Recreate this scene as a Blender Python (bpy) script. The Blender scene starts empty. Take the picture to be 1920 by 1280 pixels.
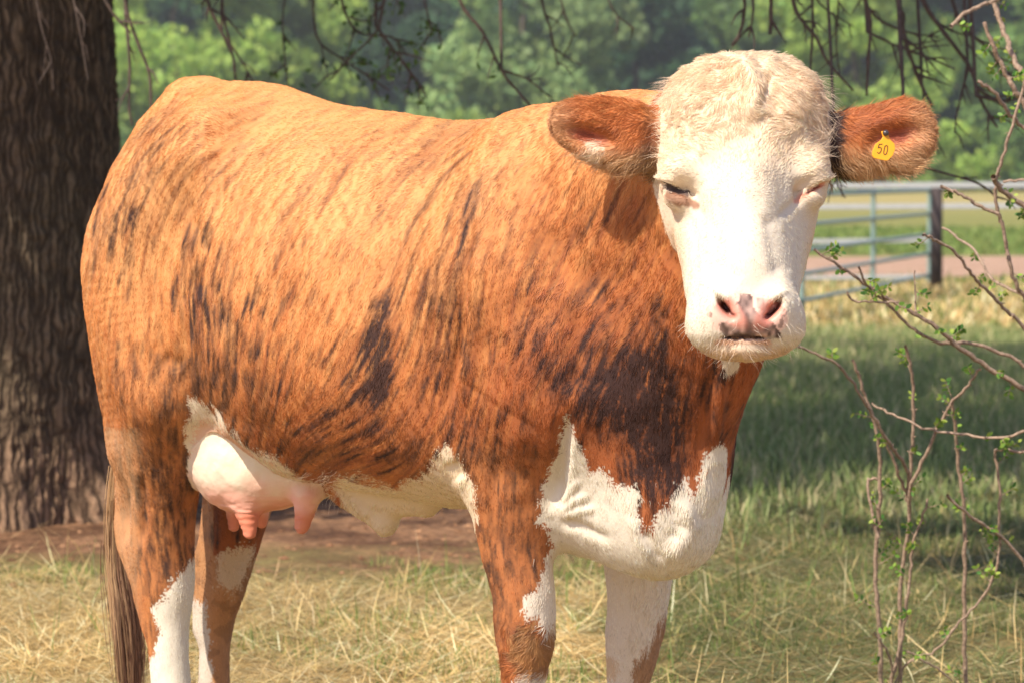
import bpy, bmesh, math, random, os
import numpy as np
from mathutils import Vector, Matrix

PREVIEW = os.environ.get('COW_PREVIEW', '')        # development only: skips fur / grass
C = bpy.context.scene.collection
sc = bpy.context.scene
R = math.radians
rng = np.random.default_rng(7)

# ------------------------------------------------------------------ camera
FPX = 6400.0                       # focal length in pixels of the 1920 px frame
HCAM = 1.28
PITCH = math.atan(320 / FPX)
cam = bpy.data.cameras.new('camera'); cam_o = bpy.data.objects.new('camera', cam); C.objects.link(cam_o)
cam.sensor_width = 36; cam.lens = 36 * FPX / 1920
cam_o.location = (0, 0, HCAM); cam_o.rotation_euler = (R(90) - PITCH, 0, 0)
cam.clip_start = 0.1; cam.clip_end = 2000
cam.dof.use_dof = True; cam.dof.focus_distance = 6.0; cam.dof.aperture_fstop = 8.2; cam.dof.aperture_blades = 7
sc.camera = cam_o

# ------------------------------------------------------------------ light
SUN_EL, SUN_AZ = 48, 42            # azimuth: degrees to the left of straight behind the camera
world = bpy.data.worlds.new('World'); sc.world = world; world.use_nodes = True
wn = world.node_tree.nodes; wl = world.node_tree.links
sky = wn.new('ShaderNodeTexSky'); sky.sky_type = 'NISHITA'; sky.sun_disc = False
sky.sun_elevation = R(SUN_EL); sky.sun_rotation = R(180 + SUN_AZ); sky.air_density = 1.0; sky.dust_density = 0.6
bg = wn['Background']; bg.inputs['Strength'].default_value = 0.125
tint = wn.new('ShaderNodeMix'); tint.data_type = 'RGBA'; tint.blend_type = 'MULTIPLY'; tint.inputs['Factor'].default_value = 1.0
tint.inputs['B'].default_value = (1.14, .96, 1.04, 1)       # warm hazy summer sky
wl.new(sky.outputs[0], tint.inputs['A']); wl.new(tint.outputs['Result'], bg.inputs['Color'])
sun = bpy.data.lights.new('sun', 'SUN'); sun.energy = 4.6; sun.angle = R(0.6); sun.color = (1.0, 0.915, 0.80)
sun_o = bpy.data.objects.new('sun', sun); C.objects.link(sun_o)
TO_SUN = Vector((-math.sin(R(SUN_AZ)) * math.cos(R(SUN_EL)), -math.cos(R(SUN_AZ)) * math.cos(R(SUN_EL)), math.sin(R(SUN_EL))))
sun_o.rotation_euler = TO_SUN.to_track_quat('Z', 'Y').to_euler()
sc.view_settings.view_transform = 'Standard'; sc.view_settings.look = 'None'
sc.view_settings.exposure = 0.55; sc.view_settings.gamma = 1.0
sc.cycles.max_bounces = 6; sc.cycles.diffuse_bounces = 3; sc.cycles.glossy_bounces = 2
sc.cycles.transparent_max_bounces = 8; sc.cycles.transmission_bounces = 4
sc.cycles.use_denoising = True

# ------------------------------------------------------------------ helpers
_cp, _sp = math.cos(PITCH), math.sin(PITCH)
def ray(u, v):
    a = (u - 960) / FPX; b = (640 - v) / FPX
    return np.array([a, _cp + b * _sp, -_sp + b * _cp])
def W(u, v, D):
    """Point seen in direction (u, v) of the photograph at distance D in front of the camera."""
    d = ray(u, v); p = d * (D / d[1]); p[2] += HCAM
    return p
def proj(P):
    q = P - np.array([0, 0, HCAM])
    f = q[:, 1] * _cp - q[:, 2] * _sp
    up = q[:, 1] * _sp + q[:, 2] * _cp
    return 960 + FPX * q[:, 0] / f, 640 - FPX * up / f
def tag(o, label=None, cat=None, group=None, kind=None):
    if label: o['label'] = label
    if cat: o['category'] = cat
    if group: o['group'] = group
    if kind: o['kind'] = kind
    return o
def empty(name, loc, label=None, cat=None, group=None):
    o = bpy.data.objects.new(name, None); C.objects.link(o); o.location = loc; o.empty_display_size = 0.1
    return tag(o, label, cat, group)
def mesh_np(name, co, faces, mat=None, parent=None, smooth=True, k=None):
    """faces: (n,k) int array, all the same length."""
    me = bpy.data.meshes.new(name)
    n, k = faces.shape
    me.vertices.add(len(co)); me.vertices.foreach_set('co', np.ascontiguousarray(co, np.float32).ravel())
    me.loops.add(n * k); me.loops.foreach_set('vertex_index', np.ascontiguousarray(faces, np.int32).ravel())
    me.polygons.add(n)
    me.polygons.foreach_set('loop_start', np.arange(0, n * k, k, dtype=np.int32))
    me.polygons.foreach_set('loop_total', np.full(n, k, np.int32))
    me.polygons.foreach_set('use_smooth', np.full(n, smooth))
    me.update(calc_edges=True)
    o = bpy.data.objects.new(name, me); C.objects.link(o)
    if mat: me.materials.append(mat)
    if parent is not None:
        o.parent = parent; o.matrix_parent_inverse = parent.matrix_world.inverted() if False else Matrix.Translation(-parent.location)
    return o
def set_color(me, name, rgb):
    a = me.attributes.new(name, 'FLOAT_COLOR', 'POINT')
    c = np.ones((len(rgb), 4), np.float32); c[:, :3] = rgb
    a.data.foreach_set('color', c.ravel())
def lin(r, g, b):
    c = np.array([r, g, b]) / 255.0
    return np.where(c <= 0.04045, c / 12.92, ((c + 0.055) / 1.055) ** 2.4)

class NT:
    """tiny node tree builder"""
    def __init__(s, name):
        s.m = bpy.data.materials.new(name); s.m.use_nodes = True
        s.t = s.m.node_tree; s.p = s.t.nodes['Principled BSDF']; s.out = s.t.nodes['Material Output']
    def n(s, typ, **kw):
        nd = s.t.nodes.new('ShaderNode' + typ)
        for k, v in kw.items():
            if k in nd.inputs: nd.inputs[k].default_value = v
            else: setattr(nd, k, v)
        return nd
    def l(s, a, b): s.t.links.new(a, b)
    def ramp(s, fac, stops, interp='LINEAR'):
        r = s.t.nodes.new('ShaderNodeValToRGB'); r.color_ramp.interpolation = interp
        e = r.color_ramp.elements
        while len(e) < len(stops): e.new(0.5)
        for el, (p, c) in zip(e, stops):
            el.position = p; el.color = (*c, 1) if len(c) == 3 else c
        s.l(fac, r.inputs[0]); return r.outputs[0]
    def mix(s, fac, a, b, typ='MIX'):
        m = s.t.nodes.new('ShaderNodeMix'); m.data_type = 'RGBA'; m.blend_type = typ
        for sock, val in ((m.inputs['Factor'], fac), (m.inputs['A'], a), (m.inputs['B'], b)):
            if hasattr(val, 'links'): s.l(val, sock)
            elif isinstance(val, (int, float)): sock.default_value = val
            else: sock.default_value = (*val, 1)
        return m.outputs['Result']
    def noise(s, scale, detail=4, rough=0.55, vec=None, dist=0.0):
        nd = s.n('TexNoise'); nd.inputs['Scale'].default_value = scale; nd.inputs['Detail'].default_value = detail
        nd.inputs['Roughness'].default_value = rough; nd.inputs['Distortion'].default_value = dist
        if vec is not None: s.l(vec, nd.inputs['Vector'])
        return nd.outputs['Fac']
    def bump(s, h, strength=0.5, dist=0.01):
        b = s.n('Bump'); b.inputs['Strength'].default_value = strength; b.inputs['Distance'].default_value = dist
        s.l(h, b.inputs['Height']); s.l(b.outputs[0], s.p.inputs['Normal']); return b
    def vec(s, scale=(1, 1, 1), obj=False):
        tc = s.n('TexCoord'); mp = s.n('Mapping'); mp.inputs['Scale'].default_value = scale
        s.l(tc.outputs['Object'], mp.inputs[0]); return mp.outputs[0]

# smooth 3-D value noise in numpy (for shapes and coat patterns)
_pt = np.random.default_rng(3).random((64, 64, 64)).astype(np.float32)
def vnoise(P, s):
    q = P * s; i = np.floor(q).astype(int); f = q - i; f = f * f * (3 - 2 * f)
    r = 0
    for dx in (0, 1):
        for dy in (0, 1):
            for dz in (0, 1):
                w = (f[:, 0] if dx else 1 - f[:, 0]) * (f[:, 1] if dy else 1 - f[:, 1]) * (f[:, 2] if dz else 1 - f[:, 2])
                r = r + w * _pt[(i[:, 0] + dx) & 63, (i[:, 1] + dy) & 63, (i[:, 2] + dz) & 63]
    return r * 2 - 1
def fbm(P, s, o=3):
    r = 0; a = 1.0
    for k in range(o): r = r + a * vnoise(P + k * 17.3, s * 2 ** k); a *= 0.5
    return r

#@@S0
# ================================================================== THE SETTING
def vcol_mat(name, rough=.7, spec=.3, trans=0.0, attr='vcol'):
    m = NT(name); a = m.n('Attribute', attribute_name=attr)
    m.l(a.outputs['Color'], m.p.inputs['Base Color']); m.p.inputs['Roughness'].default_value = rough; m.p.inputs['Specular IOR Level'].default_value = spec
    if trans:
        tr = m.t.nodes.new('ShaderNodeBsdfTranslucent'); g_ = m.mix(.5, a.outputs['Color'], a.outputs['Color'], 'MULTIPLY') if False else a.outputs['Color']
        m.l(g_, tr.inputs[0]); mx = m.t.nodes.new('ShaderNodeMixShader'); mx.inputs[0].default_value = trans
        m.l(m.p.outputs[0], mx.inputs[1]); m.l(tr.outputs[0], mx.inputs[2]); m.l(mx.outputs[0], m.out.inputs[0])
    return m.m
# --- ground: one sheet to the horizon
def rough_sheet(name, outline, z, mat, kind='structure'):
    bm = bmesh.new(); bm.faces.new([bm.verts.new((x, y, z)) for x, y in outline])
    bmesh.ops.triangulate(bm, faces=bm.faces)
    me = bpy.data.meshes.new(name); bm.to_mesh(me); bm.free(); me.materials.append(mat)
    o = bpy.data.objects.new(name, me); C.objects.link(o); o['kind'] = kind; return o
m = NT('ground'); tc = m.n('TexCoord'); sx = m.n('SeparateXYZ'); m.l(tc.outputs['Object'], sx.inputs[0])
n1 = m.noise(.35, 5, .6, tc.outputs['Object']); n2 = m.noise(3.5, 6, .65, tc.outputs['Object']); n3 = m.noise(28, 5, .7, tc.outputs['Object'])
mth = m.n('Math', operation='MULTIPLY_ADD'); m.l(n1, mth.inputs[0]); mth.inputs[1].default_value = 9.0; m.l(sx.outputs['Y'], mth.inputs[2])
mr = m.n('MapRange'); m.l(mth.outputs[0], mr.inputs['Value']); mr.inputs['From Min'].default_value = 4.5; mr.inputs['From Max'].default_value = 304.5
zone = m.ramp(mr.outputs[0], [(0, tuple(lin(176, 148, 102))), (9.5 / 300, tuple(lin(160, 140, 92))), (13 / 300, tuple(lin(96, 108, 62))), (23 / 300, tuple(lin(108, 124, 68))), (27 / 300, tuple(lin(176, 160, 92))), (38 / 300, tuple(lin(168, 162, 90))),
                              (42 / 300, tuple(lin(122, 142, 70))), (95 / 300, tuple(lin(134, 150, 76))), (150 / 300, tuple(lin(196, 182, 116))), (235 / 300, tuple(lin(120, 140, 70)))])
c1 = m.mix(m.ramp(n2, [(.35, (0, 0, 0)), (.65, (.55, .55, .55))]), zone, tuple(lin(188, 160, 104)))
c2 = m.mix(m.ramp(n3, [(.35, (.75, .75, .75)), (.6, (0, 0, 0))]), c1, tuple(lin(96, 84, 54)))
# bare brown earth round the foot of the big tree, with ragged edges
vm_ = m.n('VectorMath', operation='MULTIPLY_ADD'); m.l(tc.outputs['Object'], vm_.inputs[0]); vm_.inputs[1].default_value = (1 / 2.7, 1 / 1.55, 0); vm_.inputs[2].default_value = (1.5 / 2.7, -12.75 / 1.55, 0)
ln_ = m.n('VectorMath', operation='LENGTH'); m.l(vm_.outputs[0], ln_.inputs[0])
e1 = m.noise(1.6, 6, .7, tc.outputs['Object']); a1 = m.n('Math', operation='MULTIPLY_ADD'); m.l(e1, a1.inputs[0]); a1.inputs[1].default_value = 1.5; m.l(ln_.outputs['Value'], a1.inputs[2])
msk = m.ramp(a1.outputs[0], [(.0, (1, 1, 1)), (1.0, (1, 1, 1))]); mr2 = m.n('MapRange'); m.l(a1.outputs[0], mr2.inputs['Value']); mr2.inputs['From Min'].default_value = 1.95; mr2.inputs['From Max'].default_value = 1.6
d1 = m.noise(2.6, 6, .7, tc.outputs['Object']); d2 = m.noise(24, 6, .75, tc.outputs['Object'])
dd1 = m.mix(m.ramp(d1, [(.4, (0, 0, 0)), (.6, (1, 1, 1))]), tuple(lin(112, 80, 58)), tuple(lin(182, 138, 102)))
dd2 = m.mix(m.ramp(d2, [(.38, (.85, .85, .85)), (.58, (0, 0, 0))]), dd1, tuple(lin(70, 50, 38)))
c2 = m.mix(mr2.outputs[0], c2, dd2)
m.l(c2, m.p.inputs['Base Color']); m.p.inputs['Roughness'].default_value = .95; m.p.inputs['Specular IOR Level'].default_value = .1
m.bump(n3, .8, .04)
rough_sheet('ground', [(-700, -60), (700, -60), (700, 900), (-700, 900)], 0, m.m)
def blob_outline(cx, cy, rx, ry, n=90, amp=.12, seed=0):
    a = np.linspace(0, 2 * math.pi, n, endpoint=False); g = np.random.default_rng(seed); r = 1 + amp * sum(math.sin(k) * 0 + g.normal(0, 1 / k) * np.cos(k * a + g.uniform(0, 6)) for k in range(2, 9))
    return list(zip(cx + rx * r * np.cos(a), cy + ry * r * np.sin(a)))
m = NT('bare_dirt'); tcv = m.vec(); d1 = m.noise(2.2, 6, .65, tcv); d2 = m.noise(22, 6, .7, tcv)
c1 = m.mix(m.ramp(d1, [(.4, (0, 0, 0)), (.62, (1, 1, 1))]), tuple(lin(178, 142, 112)), tuple(lin(204, 170, 138)))
c2 = m.mix(m.ramp(d2, [(.38, (.8, .8, .8)), (.55, (0, 0, 0))]), c1, tuple(lin(150, 112, 88)))
m.l(c2, m.p.inputs['Base Color']); m.p.inputs['Roughness'].default_value = .95; m.bump(d2, .8, .04)
top_ = [(x, 50 + .8 * math.sin(x * .3) + .5 * math.sin(x * .9)) for x in np.linspace(40, -40, 60)]
rough_sheet('dirt_track', [(x, 40.5 + .5 * math.sin(x * .5) + .4 * math.sin(x * 1.3)) for x in np.linspace(-40, 40, 60)] + top_, .008, m.m)

# --- blades and leaves as arrays of small faces
def blades(name, base, ang, lng, wid, lean, curve, colr, mat, kind='stuff', label=None, cat=None):
    """tapering bent ribbons of three quads; base (n,3), ang heading, lean from vertical"""
    n = len(base); K = 4; t = np.linspace(0, 1, K)
    dirx = np.cos(ang); diry = np.sin(ang); pts = np.zeros((n, K, 3)); pts[:, 0] = base
    for k in range(1, K):
        le = lean + curve * t[k]; s_ = lng / (K - 1)
        pts[:, k] = pts[:, k - 1] + np.stack([dirx * np.sin(le) * s_, diry * np.sin(le) * s_, np.cos(le) * s_], 1)
    pts[:, :, 2] = np.maximum(pts[:, :, 2], .004)
    fa_ = ang + 1.57 + np.random.default_rng(2).normal(0, .6, n); sd = np.stack([np.cos(fa_), np.sin(fa_), np.zeros(n)], 1)
    w = wid[:, None] * np.array([.8, 1, .75, .12])[None]
    V = np.stack([pts - sd[:, None] * w[..., None] / 2, pts + sd[:, None] * w[..., None] / 2], 2).reshape(n, K * 2, 3)
    b = (np.arange(n) * K * 2)[:, None]
    F = np.concatenate([b + np.array([2 * k, 2 * k + 1, 2 * k + 3, 2 * k + 2])[None] for k in range(K - 1)])
    o = mesh_np(name, V.reshape(-1, 3), F, mat, None, True)
    set_color(o.data, 'vcol', np.repeat(colr, K * 2, 0))
    tag(o, label, cat, None, kind); return o
def scatter(n, d0, d1, seed, side=.17, margin=.85):
    g = np.random.default_rng(seed); y = np.sqrt(g.uniform(d0 ** 2, d1 ** 2, n)); x = g.uniform(-1, 1, n) * (side * y + margin)
    return np.stack([x, y, np.zeros(n)], 1), g
GM = vcol_mat('grass_blade', .6, .3, .35)
def palette(g, n, cols, jit=.12):
    c = np.array(cols)[g.integers(0, len(cols), n)]; return np.clip(c * g.normal(1, jit, (n, 1)), .01, .9)
GREENS = [lin(104, 134, 58), lin(126, 150, 74), lin(84, 112, 50), lin(148, 162, 88)]
STRAWS = [lin(240, 214, 158), lin(224, 196, 134), lin(248, 230, 182), lin(196, 164, 106), lin(232, 204, 142)]
GREYS = [lin(134, 136, 92), lin(112, 122, 72), lin(162, 152, 108), lin(92, 106, 58)]
if not PREVIEW:
    S = 1.0
    P_, g = scatter(int(125000 * S), 7.3, 13.6, 31)                    # fallen straw
    keep = (P_[:, 1] + .7 * vnoise(P_, 1.1) + .35 * vnoise(P_, 3.5) + np.abs(g.normal(0, .45, len(P_))) < np.where(P_[:, 0] > .35 + .3 * vnoise(P_, 2), 13.2, 10.75)) & ((vnoise(P_ + 7, 1.8) + .5 * vnoise(P_, 5) > -.35) | (g.random(len(P_)) < .22))
    P_ = P_[keep]; n = len(P_); right = P_[:, 0] > .3 + .3 * vnoise(P_, 1.7)
    P_[:, 2] = g.uniform(0, .03, n)
    cf = (1 + .22 * vnoise(P_, 1.6) + .12 * vnoise(P_, 5))[:, None]
    cl = cf * np.where(right[:, None] & (g.random(n) < .88)[:, None], palette(g, n, GREYS), palette(g, n, STRAWS))
    blades('straw', P_, g.uniform(0, 6.28, n), g.uniform(.05, .22, n), g.uniform(.0020, .0046, n), g.normal(1.50, .10, n), g.normal(.0, .16, n), cl, GM, label='dry yellow straw and dead grass lying over the ground', cat='straw')
    P_, g = scatter(int(60000 * S), 7.3, 13.5, 32)
    keep = (vnoise(P_, 1.3) + .6 * vnoise(P_, 4) > np.where(P_[:, 0] > .3, -.35, .22 - .5 * np.clip(P_[:, 1] - 9.9, 0, 1))) & ((P_[:, 1] < 10.9 + .3 * vnoise(P_, 2)) | (P_[:, 0] > .2)); P_ = P_[keep]; n = len(P_)
    blades('grass', P_, g.uniform(0, 6.28, n), g.uniform(.02, .065, n) * (1 + .5 * vnoise(P_, 3)), g.uniform(.0018, .0036, n), np.abs(g.normal(.25, .25, n)), g.normal(.5, .35, n), palette(g, n, GREENS + [lin(196, 186, 118)]), GM, label='short green grass growing up through the straw near the cow', cat='grass')
    P_, g = scatter(2900, 7.4, 12.0, 33)                                # taller stalks standing above the straw
    P_ = P_[(vnoise(P_, 2.3) > -.2) & ((P_[:, 1] < 11.0) | (P_[:, 0] > .2))]; n = len(P_)
    blades('tall_stalks', P_, g.uniform(0, 6.28, n), g.uniform(.06, .20, n), g.uniform(.0022, .0042, n), np.abs(g.normal(.6, .4, n)), g.normal(.3, .35, n), palette(g, n, STRAWS + GREENS[:2]), GM, label='taller dry stalks standing out of the short grass', cat='grass')
    P_, g = scatter(9000, 10.6, 14.6, 36); P_ = P_[(P_[:, 0] < .9) & (vnoise(P_, 1.6) > -.2)]; n = len(P_); P_[:, 2] = g.uniform(.004, .02, n)
    blades('fallen_stalks', P_, g.uniform(0, 6.28, n), g.uniform(.04, .22, n), g.uniform(.003, .006, n), g.normal(1.52, .08, n), g.normal(0, .12, n), palette(g, n, [lin(176, 140, 104), lin(150, 112, 84), lin(206, 172, 128), lin(112, 84, 64)]), GM, label='brown fallen stalks and leaf litter on the bare dirt by the trunk', cat='litter')
    P_, g = scatter(2600, 10.4, 14.6, 37); P_ = P_[(P_[:, 0] < 1.0)]; n = len(P_); sz = .005 + .014 * g.random(n) ** 3
    ob = np.array([[1, 0, 0], [0, 1, 0], [-1, 0, 0], [0, -1, 0], [0, 0, .55]]); V_ = P_[:, None] + ob[None] * sz[:, None, None] * g.uniform(.6, 1.5, (n, 5, 1)) + np.array([0, 0, .002])
    F_ = (np.arange(n) * 5)[:, None, None] + np.array([[0, 1, 4, 4], [1, 2, 4, 4], [2, 3, 4, 4], [3, 0, 4, 4]])[None]
    o = mesh_np('dirt_clods', V_.reshape(-1, 3), F_.reshape(-1, 4)[:, :3], vcol_mat('clod', .95, .1), None, True); set_color(o.data, 'vcol', np.repeat(palette(g, n, [lin(140, 102, 74), lin(112, 80, 58), lin(164, 124, 92)]), 5, 0)); tag(o, 'loose clods of brown earth on the bare dirt by the trunk', 'earth', None, 'stuff')
    P_, g = scatter(130000, 10.6, 27, 34)                                # shaded meadow under the tree
    keep = ((P_[:, 0] > .15 + .4 * vnoise(P_, 1)) | (P_[:, 1] > 14.0)) & (P_[:, 1] > 13.4 + 1.1 * vnoise(P_, .9) + .7 * vnoise(P_, 2.7) - np.abs(g.normal(0, .8, len(P_)))); P_ = P_[keep]; n = len(P_)
    blades('meadow_grass', P_, g.uniform(0, 6.28, n), g.uniform(.05, .13, n), g.uniform(.005, .009, n), np.abs(g.normal(.3, .25, n)), g.normal(.5, .3, n), palette(g, n, [lin(138, 156, 92), lin(164, 172, 114), lin(120, 138, 80), lin(148, 162, 96), lin(204, 192, 144)]), GM, label='green meadow grass in the shade behind the cow', cat='grass')
    P_, g = scatter(60000, 26, 75, 35, margin=2)
    P_ = P_[(P_[:, 1] < 40) | (P_[:, 1] > 51)]; n = len(P_)
    dry = (P_[:, 1] < 39)[:, None] & (g.random(n) < .7)[:, None]
    blades('field_grass', P_, g.uniform(0, 6.28, n), g.uniform(.06, .16, n), g.uniform(.015, .03, n), np.abs(g.normal(.4, .3, n)), g.normal(.5, .3, n), np.where(dry, palette(g, n, STRAWS), palette(g, n, GREENS[1:])), GM, label='sunlit dry and green grass of the field around the gate', cat='grass')

# --- leaf clouds
def leaves_mesh(name, P_, size, g, colr, mat, parent, droop=.3):
    n = len(P_); a = g.normal(0, 1, (n, 3)); a /= np.linalg.norm(a, axis=1)[:, None]; b = g.normal(0, 1, (n, 3)); b = np.cross(a, b); b /= np.linalg.norm(b, axis=1)[:, None]
    s_ = size[:, None]; V = np.stack([P_ - a * s_, P_ - b * s_ * .5 + a * s_ * .1, P_ + a * s_, P_ + b * s_ * .5 + a * s_ * .1], 1)
    F = np.arange(n * 4).reshape(n, 4)
    o = mesh_np(name, V.reshape(-1, 3), F, mat, parent, False); set_color(o.data, 'vcol', np.repeat(colr, 4, 0)); return o
LM = vcol_mat('leaf', .55, .3, .35)
def tubes(name, paths, mat, parent=None, sides=6, jit=0.0, seed=0):
    """paths: list of (pts (k,3), radii (k,)); all in ONE mesh"""
    V = []; F = []; off = 0; g = np.random.default_rng(seed)
    for pts, rad in paths:
        pts = np.asarray(pts, float); k = len(pts); tn = np.gradient(pts, axis=0); tn /= np.linalg.norm(tn, axis=1)[:, None] + 1e-9
        up = np.array([0.03, 1, 0.05]); a = np.cross(tn, up); a /= np.linalg.norm(a, axis=1)[:, None] + 1e-9; b = np.cross(tn, a)
        th = np.arange(sides) * 2 * math.pi / sides
        r = np.asarray(rad)[:, None] * (1 + (g.normal(0, jit, (k, sides)) if jit else 0))
        ring = pts[:, None] + r[..., None] * (np.cos(th)[None, :, None] * a[:, None] + np.sin(th)[None, :, None] * b[:, None])
        V.append(ring.reshape(-1, 3))
        i = np.arange(k - 1)[:, None] * sides; j = np.arange(sides)[None]; j2 = (j + 1) % sides
        F.append(np.stack([off + i + j, off + i + j2, off + i + sides + j2, off + i + sides + j], -1).reshape(-1, 4)); off += k * sides
    return mesh_np(name, np.concatenate(V), np.concatenate(F), mat, parent, True)
def spline(P_, n=5):
    P_ = np.array(P_, float); A = np.concatenate([2 * P_[:1] - P_[1:2], P_, 2 * P_[-1:] - P_[-2:-1]]); o_ = []
    for i in range(1, len(A) - 2):
        for t in np.linspace(0, 1, n, endpoint=False):
            a, b, c, d = A[i - 1:i + 3]; o_.append(.5 * (2 * b + (c - a) * t + (2 * a - 5 * b + 4 * c - d) * t * t + (3 * b - a - 3 * c + d) * t ** 3))
    o_.append(P_[-1]); return np.array(o_)

# --- distant trees
def far_tree(name, x, y, h, rw, tint, seed, n=19000, ls=.36, label='', low=.4):
    g = np.random.default_rng(seed); t = empty(name, (x, y, 0), label, 'tree', 'trees along the far edge of the field')
    t['label'] = label
    bm_ = vcol_mat('far_bark_%d' % seed) if False else BARKFAR
    tubes('trunk', [(spline([(x, y, 0), (x + .2, y, h * .3), (x - .2, y, h * .5), (x + .1, y, h * .6)]), np.linspace(h * .012, h * .004, 16))], bm_, t, 8)
    lob = []
    for k in range(int(22 + rw * 3)):
        zz = low + (h * .92 - low) * g.uniform(0, 1) ** 1.25; f = math.sin(math.pi * min(1, max(.22, (zz / h) ** .75)))
        a = g.uniform(0, 6.28); r_ = rw * f * math.sqrt(g.uniform(.15, 1)) * .85
        lob.append((x + r_ * math.cos(a), y + r_ * math.sin(a), zz, g.uniform(.17, .34) * rw, g.uniform(.5, 1.2)))
    lob = np.array(lob); pr = lob[:, 3] ** 2; pr /= pr.sum(); k = g.choice(len(lob), n, p=pr); d = g.normal(0, 1, (n, 3)); d /= np.linalg.norm(d, axis=1)[:, None]
    rr_ = lob[k, 3] * (g.uniform(.55, 1.08, n)); P_ = lob[k, :3] + d * rr_[:, None] * np.array([1, 1, .8])
    P_ += .5 * np.stack([vnoise(P_, .8), vnoise(P_ + 9, .8), vnoise(P_ + 19, .8)], 1)
    ok = P_[:, 2] > .1; P_ = P_[ok]; k = k[ok]; n = len(P_)
    c = np.array(tint)[None] * lob[k, 4][:, None] * g.normal(1, .08, (n, 1)); c = c * (1 + .08 * g.normal(0, 1, (n, 1)) * np.array([1, .2, -.4]))
    leaves_mesh('crown', P_, g.uniform(.6, 1.25, n) * ls, g, np.clip(c, .01, .6), LM, t); return t
m = NT('bark_far'); m.p.inputs['Base Color'].default_value = (*lin(96, 82, 68), 1); m.p.inputs['Roughness'].default_value = .9; BARKFAR = m.m
TY = 235.
def fx(u, y): return (u - 960) / FPX * y
YG, MG, DG, BG = lin(156, 184, 84), lin(122, 154, 78), lin(66, 100, 60), lin(144, 170, 104)
FT = [(90, 240, 19, 8.5, MG, 'mid green far tree mostly hidden by the big bark trunk'),
      (330, 228, 21, 9.0, YG, 'broad yellow-green tree right above the cow rump in the far tree line'),
      (560, 236, 17, 6.5, YG, 'loose yellow-green tree above the middle of the cow back'),
      (760, 262, 20, 7.0, DG, 'darkest blue-green tree in the gap above the cow back'),
      (985, 226, 21, 8.2, BG, 'pale grey-green rounded far tree just left of the cow head'),
      (1190, 250, 21, 7.5, DG, 'dark tree partly hidden behind the cow forehead'),
      (1400, 262, 22, 8.0, MG, 'mid green tree right behind the cow head, only its top showing'),
      (1600, 224, 20, 7.5, YG, 'bright yellow-green tree above the tagged ear'),
      (1790, 246, 22, 8.0, DG, 'dark green tree behind the tangle of bare branches at the right'),
      (1960, 236, 20, 8.0, MG, 'mid green tree at the right edge of the far tree line')]
for i, (u, y, h, rw, tn, lb) in enumerate(FT):
    far_tree('tree', fx(u, y), y, h, rw, tn, 50 + i, label=lb)
for i, u in enumerate([-150, 60, 240, 430, 650, 860, 1090, 1300, 1500, 1700, 1880, 2080]):
    far_tree('tree', fx(u, 285), 285, 24, 10, DG * (.8 if i % 2 else 1.0), 80 + i, 11000, .85, 'dark tree deep in the wood, closing the gaps of the front row')
BL = ['low green bush behind the big bark trunk', 'dark low bush right behind the cow rump', 'green bush behind the middle of the cow back', 'yellow-green bush behind the dip of the cow back', 'green bush behind the left ear of the cow', 'bright bush between the cow cheek and the tagged ear', 'small bright bush below the tagged ear above the gate', 'bright green bush above the dark gate post', 'green bush behind the bare shrub at the right edge']
for i, (u, y, h, rw, tn) in enumerate([(140, 212, 5, 4.5, MG), (470, 214, 4.5, 4, DG), (700, 216, 5, 5, MG), (860, 210, 4, 4, YG), (1130, 214, 5, 4.5, MG), (1500, 210, 4.2, 4.2, YG), (1640, 208, 3.4, 4.4, YG), (1780, 210, 4, 4, YG), (1900, 212, 4.4, 4.4, MG)]):
    t = far_tree('bush', fx(u, y), y, h, rw, tn, 110 + i, 3000, .34, 'low rounded bush at the foot of the far tree line', low=.2)
    t['category'] = 'bush'; t['group'] = 'bushes below the far tree line'
    t['label'] = BL[i]; t.name = 'bush'

gw = np.random.default_rng(60); nW = 80000; Pw = np.stack([gw.uniform(-210, 150, nW), gw.uniform(322, 336, nW), 25 * gw.random(nW) ** .9], 1)
Pw = Pw[Pw[:, 2] < 21 + 4 * vnoise(Pw, .08)]; wo = leaves_mesh('distant_wood', Pw, gw.uniform(.8, 1.6, len(Pw)), gw, palette(gw, len(Pw), [lin(62, 92, 60), lin(78, 108, 66)], .2) * (1 + .3 * vnoise(Pw, .25))[:, None], LM, None)
tag(wo, 'dark solid wood closing the view behind the far trees', 'wood', None, 'stuff')

# --- the big tree on the left
m = NT('bark'); a = m.n('Attribute', attribute_name='vcol'); uv = m.n('Attribute', attribute_name='bark_uv')
wn_ = m.n('TexNoise'); wn_.inputs['Scale'].default_value = 9; wn_.inputs['Detail'].default_value = 3; m.l(uv.outputs['Vector'], wn_.inputs['Vector'])
wa = m.n('VectorMath', operation='MULTIPLY_ADD'); m.l(wn_.outputs['Color'], wa.inputs[0]); wa.inputs[1].default_value = (.07, .22, 0); m.l(uv.outputs['Vector'], wa.inputs[2])
ms = m.n('VectorMath', operation='MULTIPLY'); m.l(wa.outputs[0], ms.inputs[0]); ms.inputs[1].default_value = (1, .12, 1)
vo = m.n('TexVoronoi'); vo.voronoi_dimensions = '2D'; vo.feature = 'DISTANCE_TO_EDGE'; vo.inputs['Scale'].default_value = 36; m.l(ms.outputs[0], vo.inputs['Vector'])
bn = m.noise(70, 5, .7, m.vec((1, 1, .4)))
pl_ = m.ramp(vo.outputs['Distance'], [(.0, (.26, .26, .26)), (.12, (.5, .5, .5)), (.30, (1, 1, 1))])
cc = m.mix(1.0, a.outputs['Color'], pl_, 'MULTIPLY'); cc = m.mix(m.ramp(bn, [(.35, (.55, .55, .55)), (.6, (0, 0, 0))]), cc, tuple(lin(50, 40, 32)))
hh = m.mix(.35, pl_, bn)
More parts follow.
